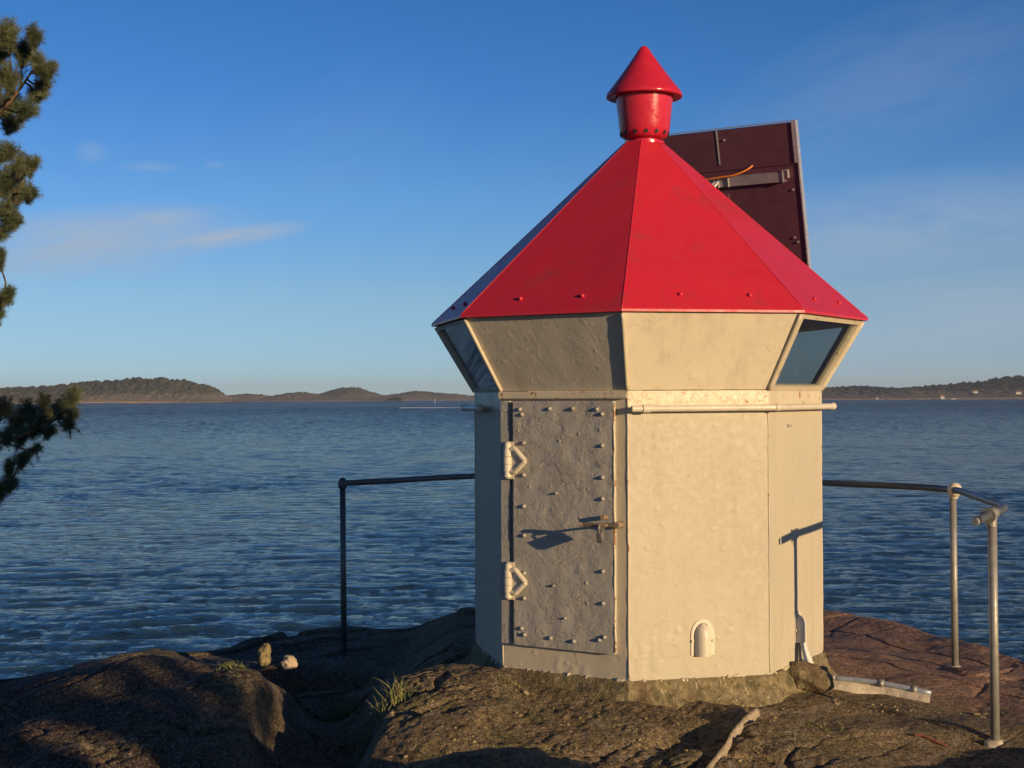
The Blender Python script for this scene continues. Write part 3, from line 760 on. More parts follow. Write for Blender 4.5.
# narrow frame strip left of the door and bright edge on its right
for (u0, u1, off) in ((-.380, -.322, .022),):
    bm = bmesh.new(); box(bm, fmat(-1, (u0 + u1) / 2, .785, off / 2), u1 - u0, off, 1.30, .003); obj('door_frame', bm, M_door, tower)
M_edge = paint('rusty_edge_paint', (.62, .54, .36), .002, .0008, .5, rust=.43)
bm = bmesh.new(); tube(bm, [fp(-1, DR + .004 + .0015 * math.sin(i), DB + .01 + (DT - DB - .02) * i / 40, .030 + .001 * math.sin(i * 2.3)) for i in range(41)], .0062, 8); obj('edge_strip', bm, M_edge, door, smooth=True)
def hinge(z):
    bm = bmesh.new()
    def prism(pts, z0, z1):          # outline in (u, z) on the face plane
        a = [bm.verts.new(fp(-1, u, zz, z0)) for u, zz in pts]; b = [bm.verts.new(fp(-1, u, zz, z1)) for u, zz in pts]
        n = len(pts); bm.faces.new(a[::-1]); bm.faces.new(b)
        for i in range(n): bm.faces.new((a[i], a[(i + 1) % n], b[(i + 1) % n], b[i]))
    u = -.312
    tube(bm, [fp(-1, u, z - .058, .056), fp(-1, u, z - .021, .056)], .0235, 16); tube(bm, [fp(-1, u, z - .019, .056), fp(-1, u, z + .019, .056)], .0245, 16); tube(bm, [fp(-1, u, z + .021, .056), fp(-1, u, z + .058, .056)], .0235, 16)
    tube(bm, [fp(-1, u, z + .053, .055), fp(-1, u, z + .088, .055), fp(-1, u, z + .098, .055)], [.019, .019, .010], 14)
    tube(bm, [fp(-1, u, z - .098, .055), fp(-1, u, z - .088, .055), fp(-1, u, z - .053, .055)], [.011, .022, .019], 14)
    prism([(u - .02, z - .10), (u + .024, z - .10), (u + .024, z + .10), (u - .02, z + .10)], .018, .038)
    # triangular strap as three bars round an opening
    A, B, T = (u + .02, z + .058), (u + .02, z - .058), (u + .108, z - .002)
    for p, q_ in ((A, (u + .045, z + .060)), ((u + .045, z + .060), T), (T, (u + .045, z - .060)), (B, (u + .045, z - .060))):
        tube(bm, [fp(-1, *p, .055), fp(-1, *q_, .055)], .0155, 10)
    prism([(u + .015, z - .048), (u + .048, z - .050), (u + .066, z - .022), (u + .066, z + .022), (u + .048, z + .050), (u + .015, z + .048)], .036, .054)
    for s in (-1, 1): tube(bm, [fp(-1, u + .034, z + s * .055, .03), fp(-1, u + .034, z + s * .055, .066)], .010, 10)
    return autosmooth(obj('hinge', bm, M_white, door), 40)
hinge(1.117); hinge(.474)
# hasp with a hollow behind it, and the padlock hanging from it
bm = bmesh.new()
tube(bm, [fp(-1, .352, .80, .006), fp(-1, .352, .80, .075)], .017, 16)
box(bm, fmat(-1, .318, .80, .070), .075, .008, .020, .002)
tube(bm, [fp(-1, .275, .836, .035), fp(-1, .275, .836, .082)], .012, 12)
tube(bm, [fp(-1, .300, .80, .070), fp(-1, .300, .80, .175)], .007, 10)
box(bm, fmat(-1, .270, .806, .158), .140, .006, .020, .002)
tube(bm, [fp(-1, .203, .806, .158), fp(-1, .188, .807, .163)], .010, 10)
autosmooth(obj('hasp', bm, M_rust, door), 40)
lk_loc = fp(-1, .310, .80, .172)
lock = thing('padlock', 'small grey steel padlock hanging tilted from the hasp of the tower door', 'padlock', lk_loc)
t1, n1_ = face_axes(-1)
ca, sa = math.cos(R(28)), math.sin(R(28))
th_ = (t1 * math.cos(R(78)) + n1_ * math.sin(R(78))).normalized()      # swung round so its broad side faces the sun
lx = th_ * ca + Vector((0, 0, 1)) * -sa; lz = th_ * sa + Vector((0, 0, 1)) * ca
lc = lk_loc - lz * .050
bm = bmesh.new(); box(bm, frame_mat(lc, lx, lz.cross(lx), lz), .070, .030, .054, .004); autosmooth(obj('body', bm, M_brass, lock), 40)
bm = bmesh.new(); pts = []
for i in range(17):
    a = math.pi * i / 16; pts.append(lc + lx * (.015 * math.cos(a)) + lz * (.040 + .018 * math.sin(a)))
pts = [pts[0] - lz * .018] + pts + [pts[-1] - lz * .018]
tube(bm, pts, .0038, 10); obj('shackle', bm, M_galv, lock, smooth=True)

# grab rail round the tower, open in front of the door
def gr_pts(ks, r, z): return [corner(k, r, z) for k in ks]
zz = 1.392
P0 = corner(0, 1.066, zz); P1 = corner(1, 1.066, zz)
path = [P0.lerp(P1, .035)] + [corner(k, 1.066, zz + .002) for k in range(1, 6)] + [corner(6, 1.066, zz), corner(6, 1.066, zz).lerp(corner(7, 1.066, zz), .58)]
bm = bmesh.new()
for a, b in zip(path, path[1:]): tube(bm, [a, b], .0165, 14)
for p in path[1:-1]:
    r = bmesh.ops.create_icosphere(bm, subdivisions=2, radius=.0215); bmesh.ops.translate(bm, verts=r['verts'], vec=p)
def collar(c, d, r=.0215, l=.020): tube(bm, [c - d * l, c + d * l], r, 14)
dfr = (P1 - P0).normalized(); collar(P0.lerp(P1, .13), dfr)
tube(bm, [path[0] - dfr * .004, path[0] + dfr * .001], [.010, .0165], 14)
e0 = path[-1]; r = bmesh.ops.create_icosphere(bm, subdivisions=2, radius=.027); bmesh.ops.translate(bm, verts=r['verts'], vec=e0)
rail_g = autosmooth(obj('grab_rail', bm, M_white, tower), 40)
for k, s in ((0, .13), (0, .85), (1, .2), (1, .85), (2, .5), (3, .5), (4, .5), (5, .5), (6, .2), (6, .52)):
    a = corner(k, 1.066, zz).lerp(corner(k + 1, 1.066, zz), s); t, n = face_axes(k)
    bm = bmesh.new(); tube(bm, [a, a - n * .066], .010, 10); obj('bracket', bm, M_white, rail_g, smooth=True)

# air hoods low on the front and right faces
def hood(k, u, zb, zt, w, name='air_hood'):
    bm = bmesh.new(); n = 14; rows = []
    H = zt - zb
    for i in range(11):
        t = i / 10; z = zb + H * t; dome = math.sqrt(max(0, 1 - max(0, (t - .62) / .38) ** 2))
        rows.append([bm.verts.new(fp(k, u + w * .5 * dome * math.cos(math.pi * j / n), z, .004 + .048 * dome * math.sin(math.pi * j / n))) for j in range(n + 1)])
    for a, b in zip(rows, rows[1:]):
        for j in range(n):
            try: bm.faces.new((a[j + 1], a[j], b[j], b[j + 1]))
            except ValueError: pass
    bm.faces.new(rows[0])
    # arch flange around it
    fl = []
    for sc_ in (.5, .72):
        L = []
        for q in range(25):
            a = math.pi * q / 24; L.append((u + w * sc_ * math.cos(a), zb + H * .62 + (H * .38 + (sc_ - .5) * w) * math.sin(a)))
        L = [(u + w * sc_, zb)] + L + [(u - w * sc_, zb)]; fl.append([(bm.verts.new(fp(k, a_, b_, .006)), bm.verts.new(fp(k, a_, b_, -.003))) for a_, b_ in L])
    for i in range(len(fl[0]) - 1):
        bm.faces.new((fl[0][i][0], fl[0][i + 1][0], fl[1][i + 1][0], fl[1][i][0]))
        bm.faces.new((fl[1][i][0], fl[1][i + 1][0], fl[1][i + 1][1], fl[1][i][1]))
    for s in (-1, 1):
        tube(bm, [fp(k, u + s * w * .64, zb + H * .45, .004), fp(k, u + s * w * .64, zb + H * .45, .014)], .007, 8)
    return autosmooth(obj(name, bm, M_white, tower), 50)
hood(0, .013, .119, .285, .088)
hood(1, .005, .118, .268, .078, 'cable_hood')
for i, (du, bend) in enumerate(((-.020, -.02), (-.008, -.008), (.006, .005), (.016, .012), (.026, .024))):
    bm = bmesh.new()
    p = [fp(1, .005 + du, .150, .028), fp(1, .005 + du * 1.1, .09, .036), fp(1, .005 + du + bend * .5, .03, .055), fp(1, .0 + du + bend, -.04, .085), fp(1, .0 + du + bend * 1.2, -.10, .11)]
    tube(bm, smoothcurve(p, 5), .0075, 8); obj('cable', bm, M_cable_w, tower, smooth=True)
# small tapered brown patch on the right face
bm = bmesh.new(); vs_ = [bm.verts.new(fp(1, a, b, c)) for a, b, c in ((-.13, 1.283, .004), (-.062, 1.288, .004), (-.062, 1.297, .004), (-.13, 1.303, .004))]
vb = [bm.verts.new(v.co - face_axes(1)[1] * .006) for v in vs_]; bm.faces.new(vs_)
for i in range(4): bm.faces.new((vs_[i], vb[i], vb[(i + 1) % 4], vs_[(i + 1) % 4]))
obj('brown_patch', bm, simple('patch_brown', (.33, .29, .22), .6), tower)

# ------------------------------------------------------------------ solar panel on a mast behind the tower
def solar():
    psi, tau = R(32), R(14)
    ex = Vector((math.cos(psi), -math.sin(psi), 0)); m_ = Vector((math.sin(psi), math.cos(psi), 0))
    ey = Vector((0, 0, -1)) * math.cos(tau) + m_ * math.sin(tau)      # down along the panel
    ez = ex.cross(ey).normalized()                                       # towards the sea (front) or the camera (back)
    if ez.y > 0: ez = -ez                                                # ez points to the camera: the back
    TRc = Vector((1.808, 9.2, 3.208)); W, L = 1.22, 1.24
    def P(u, v, w=0): return TRc - ex * (W - u) + ey * v + ez * w
    base = Vector((1.0, 9.72, gz(1.0, 9.72)))
    root = thing('solar_panel', 'dark framed solar panel seen from its back on a mast behind the red roof', 'solar panel', base)
    def pb(bm, u0, u1, v0, v1, w0, w1, bev=0):
        c = P((u0 + u1) / 2, (v0 + v1) / 2, (w0 + w1) / 2); box(bm, frame_mat(c, ex, ey, ez), u1 - u0, v1 - v0, abs(w1 - w0), bev)
    bm = bmesh.new(); pb(bm, .012, W - .012, .012, L - .012, -.016, -.010); obj('back_sheet', bm, M_back, root)
    bm = bmesh.new(); pb(bm, .012, W - .012, .012, L - .012, -.040, -.032); obj('cell_sheet', bm, simple('solar_cells', (.01, .015, .04), .15), root)
    bm = bmesh.new()
    for a in ((0, W, 0, .006), (0, W, L - .006, L), (0, .010, .0062, L - .0062), (W - .010, W, .0062, L - .0062)): pb(bm, *a, -.045, .0, .001)
    for a in ((W - .030, W - .0102, .008, .27), (.0102, .030, .008, L - .01)): pb(bm, *a, -.004, -.0005)
    for a in ((.0102, W - .0302, L - .024, L - .0065),): pb(bm, *a, -.004, -.0005)
    obj('frame', bm, M_alu, root)
    bm = bmesh.new(); pb(bm, W - .553, W - .545, .008, .235, -.0095, -.005); obj('seam_strip', bm, M_alu, root)
    bm = bmesh.new(); pb(bm, .02, W - .03, .272, .278, -.0095, -.004); obj('seam_strip', bm, M_back, root)
    # cross rail of channel section with end clip
    bm = bmesh.new()
    pb(bm, .15, W - .095, .318, .322, -.0095, .022); pb(bm, .15, W - .095, .378, .382, -.0095, .022); pb(bm, .15, W - .095, .3222, .3778, .018, .022)
    obj('cross_rail', bm, simple('dull_channel', (.48, .41, .42), .4, .5), root)
    bm = bmesh.new()
    pb(bm, W - .112, W - .106, .312, .385, .0, .030); pb(bm, W - .112, W - .072, .306, .3118, .0, .030); pb(bm, W - .078, W - .072, .3122, .36, .0, .030)
    obj('clip', bm, M_alu, root)
    for u_ in (.56, .49):
        bm = bmesh.new(); pb(bm, W - u_, W - u_ + .005, .322, .385, .0225, .033); obj('clip', bm, M_alu, root)
    bm = bmesh.new(); pb(bm, .40, .56 + .16, .43, .56, -.0095, .012, .004); obj('junction_box', bm, M_back, root)
    for (u, v) in ((W - .06, .44), (W - .06, .78), (W - .08, .75), (W - .50, .08)):
        bm = bmesh.new(); c = P(u, v, -.010); tube(bm, [c, c + ez * .010], .007, 10); obj('screw', bm, M_alu, root)
    # brace arms and mast
    bm = bmesh.new(); a = P(W - .56, .345, .026); b = Vector((1.16, 9.42, 2.62)); tube(bm, [a, b], .011, 10)
    a2 = P(W - .58, .345, .026); tube(bm, [a2, a2 + (b - a) * 1.0 + Vector((-.05, 0, 0))], .011, 10); obj('brace', bm, M_alu, root)
    bm = bmesh.new(); tube(bm, [base - Vector((0, 0, .06)), Vector((1.0, 9.72, 2.75))], .030, 16)
    tube(bm, [Vector((1.0, 9.72, 2.70)), P(.42, .36, .0)], .018, 12); tube(bm, [Vector((1.0, 9.72, 2.0)), P(.42, 1.1, -.0)], .018, 12)
    autosmooth(obj('mast', bm, M_galv, root), 40)
    bm = bmesh.new(); c = [P(W - .76, .335, .045), P(W - .60, .318, .05), P(W - .47, .312, .05), P(W - .40, .300, .04), P(W - .345, .280, .02), P(W - .32, .262, -.006)]
    tube(bm, smoothcurve(c, 6), .0065, 8); obj('cable', bm, M_cable_o, root, smooth=True)
solar()

# ------------------------------------------------------------------ railing
def railing():
    root = thing('railing', 'grey tubular guard railing on posts curving along the rock edge behind the tower', 'railing', (0.6, 11.0, gz(.6, 11.0)))
    near = (2.303, 6.97); far_ = (2.64, 8.70); left = (-1.17, 9.99)
    top = [Vector(p) for p in ((2.185, 6.82, .862), (2.30, 6.97, .882), (2.42, 7.16, .892), (2.49, 7.42, .893), (2.53, 7.75, .892), (2.60, 8.25, .890), (2.63, 8.66, .888), (2.48, 9.05, .885), (2.05, 9.55, .882), (1.45, 10.45, .876), (.6, 10.95, .874), (-.28, 10.75, .872), (-.85, 10.25, .870), (-1.17, 9.99, .868))]
    bm = bmesh.new(); c = smoothcurve(top, 6); tube(bm, c, .0205, 16); autosmooth(obj('rail', bm, M_railpaint, root), 50)
    for i, (x, y) in enumerate((near, far_, left, (.6, 10.95))):
        zt = .87; zb = gz(x, y)
        bm = bmesh.new(); tube(bm, [(x + .006, y, zb - .05), (x, y, zt)], .0215 if i == 0 else .0205, 16)
        obj('post', bm, M_galv if i < 2 else M_railpaint, root, smooth=True)
        bm = bmesh.new(); pts = []
        rg = random.Random(i); base = []
        lathe(bm, x, y, [(0, zb + .006), (.026, zb + .006), (.042, zb + .001), (.055, zb - .03)], 14)
        for v in bm.verts: v.co.x += rg.uniform(-.008, .012); v.co.y += rg.uniform(-.006, .006)
        obj('mortar_foot', bm, M_mortar, root, smooth=True)
    # fittings
    bm = bmesh.new()
    r = bmesh.ops.create_uvsphere(bm, u_segments=20, v_segments=14, radius=.043); bmesh.ops.scale(bm, verts=r['verts'], vec=(1, 1, 1.02)); bmesh.ops.translate(bm, verts=r['verts'], vec=(2.64, 8.665, .888))
    tube(bm, [(2.64, 8.68, .835), (2.64, 8.68, .865)], [.022, .036], 16)
    autosmooth(obj('joint', bm, M_white, root), 60)
    bm = bmesh.new(); d = (top[1] - top[0]).normalized()
    tube(bm, [top[1] - d * .046, top[1] - d * .042, top[1] + d * .036, top[1] + d * .042], [.026, .029, .029, .025], 18)
    side = d.cross(Vector((0, 0, 1))).normalized()
    tube(bm, [top[1] + Vector((0, 0, -.060)), top[1] + Vector((0, 0, -.01))], [.0245, .026], 16)
    tube(bm, [top[1] - d * .052, top[1] - d * .047], [.038, .038], 18)
    autosmooth(obj('joint', bm, M_galv, root), 40)
    bm = bmesh.new(); tube(bm, [top[0] - d * .035, top[0] - d * .02], [.016, .020], 14); obj('end_cap', bm, M_galv, root)
    bm = bmesh.new(); r = bmesh.ops.create_uvsphere(bm, u_segments=18, v_segments=12, radius=.038); bmesh.ops.scale(bm, verts=r['verts'], vec=(.85, .85, 1.25)); bmesh.ops.translate(bm, verts=r['verts'], vec=(-1.17, 9.99, .862))
    obj('joint', bm, M_railpaint, root, smooth=True)
railing()

# ------------------------------------------------------------------ small things on the rock
def lump(name, label, cat, c, size, mat, seed, rot=0.0, sub=4, rough=.35, group=None, spike=0):
    bm = bmesh.new(); bmesh.ops.create_icosphere(bm, subdivisions=sub, radius=1)
    for v in bm.verts:
        p = v.co.copy(); f = 1 + rough * float(fbm(p.x * 1.3 + seed, p.y * 1.3 + p.z * 1.7, 1.0, 4, seed))
        v.co = p * f
        if spike: v.co.x += .25 * max(v.co.z, 0)
    mm = Matrix.Translation(c) @ Matrix.Rotation(rot, 4, 'Z') @ Matrix.Diagonal((*size, 1)); bm.transform(mm)
    o = obj(name, bm, mat, None, smooth=True, loc=(c[0], c[1], c[2] - size[2]))
    o['label'] = label; o['category'] = cat
    if group: o['group'] = group
    return o
def at(x, y, dz=0): return (x, y, gz(x, y) + dz)
lump('stone', 'small pointed mossy stone, the left of two lit in the dark hollow', 'stone', at(-1.60, 9.33, .085), (.050, .05, .075), M_moss, 3, .3, spike=1, rough=.6)
lump('stone', 'small pale slanting stone, the right of two lit in the dark hollow', 'stone', at(-1.43, 9.27, .075), (.056, .045, .05), M_stone, 5, -.5, rough=.4)
lump('concrete_lump', 'rough brown concrete lump covering the cables at the right foot of the tower', 'concrete', at(1.575, 7.78, .085), (.13, .10, .085), M_plinth, 9, -.3, rough=.5)

def channel():
    a = Vector(at(1.745, 7.93, .045)); b = Vector(at(2.225, 7.74, .03)); root = thing('cable_conduit', 'pale metal cable conduit bedded in mortar on the rock right of the tower', 'conduit', (a + b) / 2)
    d = (b - a).normalized(); pts = []
    for i in range(13):
        t = i / 12; p = a.lerp(b, t); p.z = a.z + (b.z - a.z) * t + .012 * math.sin(t * 3.1); pts.append(p)
    bm = bmesh.new(); tube(bm, pts, .014, 12); obj('pipe', bm, simple('conduit_metal', (.38, .43, .48), .45, .4), root, smooth=True)
    for t in (.03, .55, .86):
        bm = bmesh.new(); i = int(t * 12); p = pts[i]; tube(bm, [p - d * .012, p + d * .012], .021, 14); s = d.cross(Vector((0, 0, 1))); tube(bm, [p - s * .022 + Vector((0, 0, .008)), p + s * .030], .008, 8); obj('clamp', bm, M_galv, root, smooth=True)
    bm = bmesh.new(); L0, L1, L2 = [], [], []
    n = Vector((d.y, -d.x, 0))
    for i in range(26):
        t = i / 25; p = a.lerp(b, t); w = .055 + .028 * math.sin(t * 7 + 1) + random.uniform(-.004, .004)
        p.z += .012 * math.sin(t * 3.1) - .012; q = p + n * w; L0.append(bm.verts.new((p.x - n.x * .02, p.y - n.y * .02, p.z + .004))); L1.append(bm.verts.new((p.x + n.x * w * .7, p.y + n.y * w * .7, gz(q.x, q.y) + .024))); L2.append(bm.verts.new((q.x, q.y, gz(q.x, q.y) - .02)))
    for i in range(25):
        bm.faces.new((L0[i], L1[i], L1[i + 1], L0[i + 1])); bm.faces.new((L1[i], L2[i], L2[i + 1], L1[i + 1]))
    obj('mortar_bed', bm, M_mortar, root, smooth=True)
channel()
# pale raised lip of mortar in the front of the picture
def lipstrip():
    bm = bmesh.new(); path = [(.80, 6.25), (.90, 6.50), (.97, 6.66), (1.03, 6.83), (1.12, 7.02), (1.20, 7.14)]
    c = smoothcurve([(x, y, 0) for x, y in path], 6); rows = []; zz0 = gz(.80, 6.25) + .015; zz1 = gz(1.2, 7.14) + .012
    for i, p in enumerate(c):
        t = i / (len(c) - 1); w = .014 - .006 * t + random.uniform(-.004, .004); hgt = .022
        nx = Vector((.9, -.42, 0)); row = []
        for s, h in ((-1.3, -.05), (-.8, hgt * .8), (0, hgt + .012), (.8, hgt * .6), (1.4, -.03)):
            q = p + nx * (w * s); row.append(bm.verts.new((q.x, q.y, zz0 + (zz1 - zz0) * t + h + random.uniform(-.003, .003))))
        rows.append(row)
    for a, b in zip(rows, rows[1:]):
        for j in range(4): bm.faces.new((a[j], b[j], b[j + 1], a[j + 1]))
    bm.faces.new(rows[0]); bm.faces.new(rows[-1][::-1])
    o = obj('driftwood', bm, stone_mat('bleached_wood', (.24, .19, .12), (.44, .37, .26), .004), None, smooth=True, loc=at(1.0, 6.7)); o['label'] = 'pale weathered driftwood stick lying on the foreground rubble in front of the tower'; o['category'] = 'driftwood'
lipstrip()

def blades(cx, cy, n, spread, h, lean, seed):
    rg = random.Random(seed); co = []; tr = []
    for i in range(n):
        a = rg.uniform(0, 6.28); r = spread * math.sqrt(rg.random()); x = cx + r * math.cos(a); y = cy + r * .8 * math.sin(a); z = gz(x, y) - .01
        hh = h * rg.uniform(.5, 1.1); la = rg.uniform(0, 6.28); ll = lean * rg.uniform(.2, 1) * hh; w = rg.uniform(.002, .0035)
        ta = rg.uniform(0, 6.28); wx, wy = w * math.cos(ta), w * math.sin(ta); prev = None
        for s in range(5):
            t = s / 4; px_ = x + ll * math.cos(la) * t * t; py_ = y + ll * math.sin(la) * t * t; pz = z + hh * (t - .18 * t * t * lean)
            k = (1 - t) ** .7; i0 = len(co); co += [(px_ - wx * k, py_ - wy * k, pz), (px_ + wx * k, py_ + wy * k, pz)]
            if prev is not None: tr += [(prev, prev + 1, i0 + 1), (prev, i0 + 1, i0)]
            prev = i0
    return tri_mesh('grass_tuft', co, tr)
for (cx, cy, n, sp, h, ln, lab) in (
        (-2.21, 8.62, 150, .085, .11, .8, 'yellow green grass tuft on top of the left rock mound'),
        (-.98, 8.45, 110, .09, .17, .5, 'upright dim grass tuft in the shaded gully, the one farther from the camera'),
        (-.64, 7.22, 120, .13, .14, 1.0, 'long bladed dry grass tuft in the gully at the bottom, beside the lit boulder swell'),
        (-1.45, 8.12, 90, .08, .05, .9, 'short grass tuft just below the two sunlit stones'),
        (-1.50, 7.72, 90, .08, .05, .9, 'low mossy grass tuft beside the rock knob left of the gully'),
        (1.50, 7.05, 120, .11, .035, 1.2, 'low dark green moss-like grass clump in front of the tower base at right'),
        (-.02, 7.42, 60, .06, .04, 1.0, 'small green tuft at the foot of the plinth under the door'),
        (.78, 6.33, 50, .05, .04, 1.0, 'small green sprig at the bottom edge beside the driftwood stick')):
    o = obj('grass_tuft', blades(cx, cy, n, sp, h, ln, int(cx * 100)), M_grass, None, loc=at(cx, cy)); o['label'] = lab; o['category'] = 'grass tuft'; o['group'] = 'grass tufts growing in the rock'
def rubble():
    co = []; bm = bmesh.new(); rg = random.Random(3)
    for i in range(700):
        x = rg.uniform(-.6, 2.6); y = rg.uniform(6.3, 7.6)
        if (x - TX) ** 2 + (y - TY) ** 2 < 1.15 ** 2: continue
        if float(vnoise(x * 3, y * 3, 5)) < -.05: continue
        s = rg.uniform(.003, .009) * (2 if rg.random() < .04 else 1)
        r = bmesh.ops.create_icosphere(bm, subdivisions=1, radius=1)
        for v in r['verts']: v.co += Vector((rg.uniform(-.3, .3), rg.uniform(-.3, .3), rg.uniform(-.3, .3)))
        bmesh.ops.transform(bm, matrix=Matrix.Translation((x, y, gz(x, y) + s * .2)) @ Matrix.Rotation(rg.uniform(0, 6), 4, 'Z') @ Matrix.Diagonal((s * 1.3, s, s * .7, 1)), verts=r['verts'])
    o = obj('gravel', bm, M_moss, kind='stuff'); o['label'] = 'loose brown grit and rock crumbs on the foreground rock'; o['category'] = 'gravel'
rubble()

# ------------------------------------------------------------------ pine at the left edge
def needles(tufts, seed, npt=95, length=.050, w=.0009):
    rg = np.random.default_rng(seed); T = np.array([t[0] for t in tufts]); Dn = np.array([t[1] for t in tufts]); S = np.array([t[2] for t in tufts])
    n = len(T); t = rg.random((n, npt)) ** .8
    base = T[:, None] + Dn[:, None] * (t[..., None] - .75) * (.095 * S[:, None, None])
    d = rg.normal(size=(n, npt, 3)); dn = Dn[:, None]; d = d - (d * dn).sum(-1, keepdims=True) * dn; d /= np.linalg.norm(d, axis=-1, keepdims=True)
    v = d * rg.uniform(.55, 1.0, (n, npt, 1)) + dn * rg.uniform(.05, 1.0, (n, npt, 1)); v /= np.linalg.norm(v, axis=-1, keepdims=True)
    ln = (length * S[:, None] * rg.uniform(.7, 1.1, (n, npt)))[..., None]
    sd = np.cross(v, rg.normal(size=v.shape)); sd /= np.linalg.norm(sd, axis=-1, keepdims=True)
    co = np.stack([base - sd * w, base + sd * w, base + v * ln + sd * w * .3], 2).reshape(-1, 3)
    return tri_mesh('needles', co, np.arange(len(co)).reshape(-1, 3))
dens2 = .9
def grow(bm, tufts, buds, p, d, L, r, depth, rg, upness=.25, density=1.0):
    """a limb that bends upward and carries side twigs, each ending in needle shoots"""
    n = max(4, int(L / .09)); pts = [Vector(p)]; dirn = Vector(d).normalized(); rad = [r]
    for i in range(n):
        dirn = (dirn + Vector((rg.gauss(0, .13), rg.gauss(0, .13), rg.gauss(0, .10) + upness * .12))).normalized()
        pts.append(pts[-1] + dirn * (L / n)); rad.append(r * (1 - .75 * (i + 1) / n))
    tube(bm, pts, rad, 7)
    for i in range(1, n + 1):
        t = i / n
        if depth > 0 and t > .25:
            for q in range(2 if rg.random() < density else 1):
                a = rg.uniform(0, 6.28); side = (pts[i] - pts[i - 1]).normalized(); o1 = side.orthogonal().normalized(); o2 = side.cross(o1)
                sd = (side * .75 + (o1 * math.cos(a) + o2 * math.sin(a)) * .8 + Vector((0, 0, .25))).normalized()
                grow(bm, tufts, buds, pts[i], sd, L * rg.uniform(.30, .48) * (1.15 - t * .5), rad[i] * .55, depth - 1, rg, upness + .3, density)
        elif depth == 0 and t > .3:
            dn = (pts[i] - pts[i - 1]).normalized(); tufts.append((tuple(pts[i]), tuple(dn), rg.uniform(.8, 1.15)))
            if dens2 and rg.random() < dens2: tufts.append((tuple(pts[i] + Vector((rg.gauss(0, .035), rg.gauss(0, .035), rg.gauss(.02, .03)))), tuple((dn + Vector((rg.gauss(0, .6), rg.gauss(0, .6), .5))).normalized()), rg.uniform(.8, 1.1)))
    dn = (pts[-1] - pts[-2]).normalized(); tufts.append((tuple(pts[-1] + dn * .03), tuple((dn + Vector((0, 0, .4))).normalized()), rg.uniform(.9, 1.2)))
    if rg.random() < .35: buds.append((pts[-1] + dn * .05, dn))
def pine(loc, limbs, label, trunk_pts, trunk_r, seed, clumps=(), boughs=()):
    rg = random.Random(seed); root = thing('pine_tree', label, 'tree', loc)
    bm = bmesh.new(); tube(bm, smoothcurve(trunk_pts, 6), [trunk_r * (1 - .75 * i / ((len(trunk_pts) - 1) * 6)) * (1 + 1.1 * max(0, 1 - i / 4)) for i in range((len(trunk_pts) - 1) * 6 + 1)], 14)
    obj('trunk', bm, M_bark, root, smooth=True)
    bm = bmesh.new(); tufts = []; buds = []
    for (p, d, L, r, dep, dens, up_) in limbs: grow(bm, tufts, buds, p, d, L, r, dep, rg, up_, dens)
    for b in boughs: tube(bm, b, [.020 - .014 * i / (len(b) - 1) for i in range(len(b))], 8)
    for (start, centre, rad, n) in clumps:
        # a bough runs from the trunk to the foot of the clump, twigs spread from there
        foot = start.lerp(centre, .7) - Vector((0, 0, rad * .5)); mid = start.lerp(foot, .5) - Vector((rg.uniform(-.02, .02), 0, rg.uniform(-.01, .02)))
        br = smoothcurve([start, mid, foot, centre], 5); tube(bm, br, [.0075 - .0045 * i / (len(br) - 1) for i in range(len(br))], 6)
        for q in range(n):
            v = Vector((rg.gauss(0, 1), rg.gauss(0, 1), rg.gauss(0, 1))).normalized() * rad * rg.uniform(.35, 1.0); tip = centre + v
            if v.z < -rad * .5: tip.z += rad * .4
            b0 = br[rg.randint(len(br) - 6, len(br) - 1)]; dn = ((tip - b0).normalized() + Vector((0, 0, .55))).normalized()
            tw = smoothcurve([b0, b0.lerp(tip, .5) + Vector((0, 0, -.01)), tip], 3); tube(bm, tw, [.0045 - .0025 * i / (len(tw) - 1) for i in range(len(tw))], 5)
            tufts.append((tuple(tip), tuple(dn), rg.uniform(.75, 1.1)))
            if rg.random() < .5: tufts.append((tuple(tip - dn * .05), tuple(dn), rg.uniform(.7, 1.0)))
    obj('branches', bm, M_bark, root, smooth=True)
    obj('crown', needles(tufts, seed), M_needle, root)
    return root, len(tufts)
def W(px, py, D):      # a point of the pine at distance D, read off the photograph once
    return Vector(((px - 512) / F * D, D, CAMZ + (398.5 - .005 * (px - 512) - py) / F * D))
PD = 8.9
TPX = W(-105, 600, PD)
tb = Vector((-3.22, PD - .35, gz(-3.22, PD - .35) - .1))
tr_pts = [tb, tb + Vector((-.16, .02, .35)), tb + Vector((-.38, .1, 1.2)), tb + Vector((-.52, .2, 2.1)), tb + Vector((-.55, .3, 3.1)), tb + Vector((-.50, .3, 4.2))]
def trunk_at(z):
    for a, b in zip(tr_pts, tr_pts[1:]):
        if a.z <= z <= b.z: return a.lerp(b, (z - a.z) / (b.z - a.z))
    return tr_pts[-1]
limbs = []
def limb(px, py, D, zt, r, dep=2, dens=.6, f=.8):
    tip = W(px, py, D); s = trunk_at(zt); v = tip - s; limbs.append((s, v, v.length * f, r, dep, dens, -.35 if py > 390 else .0))
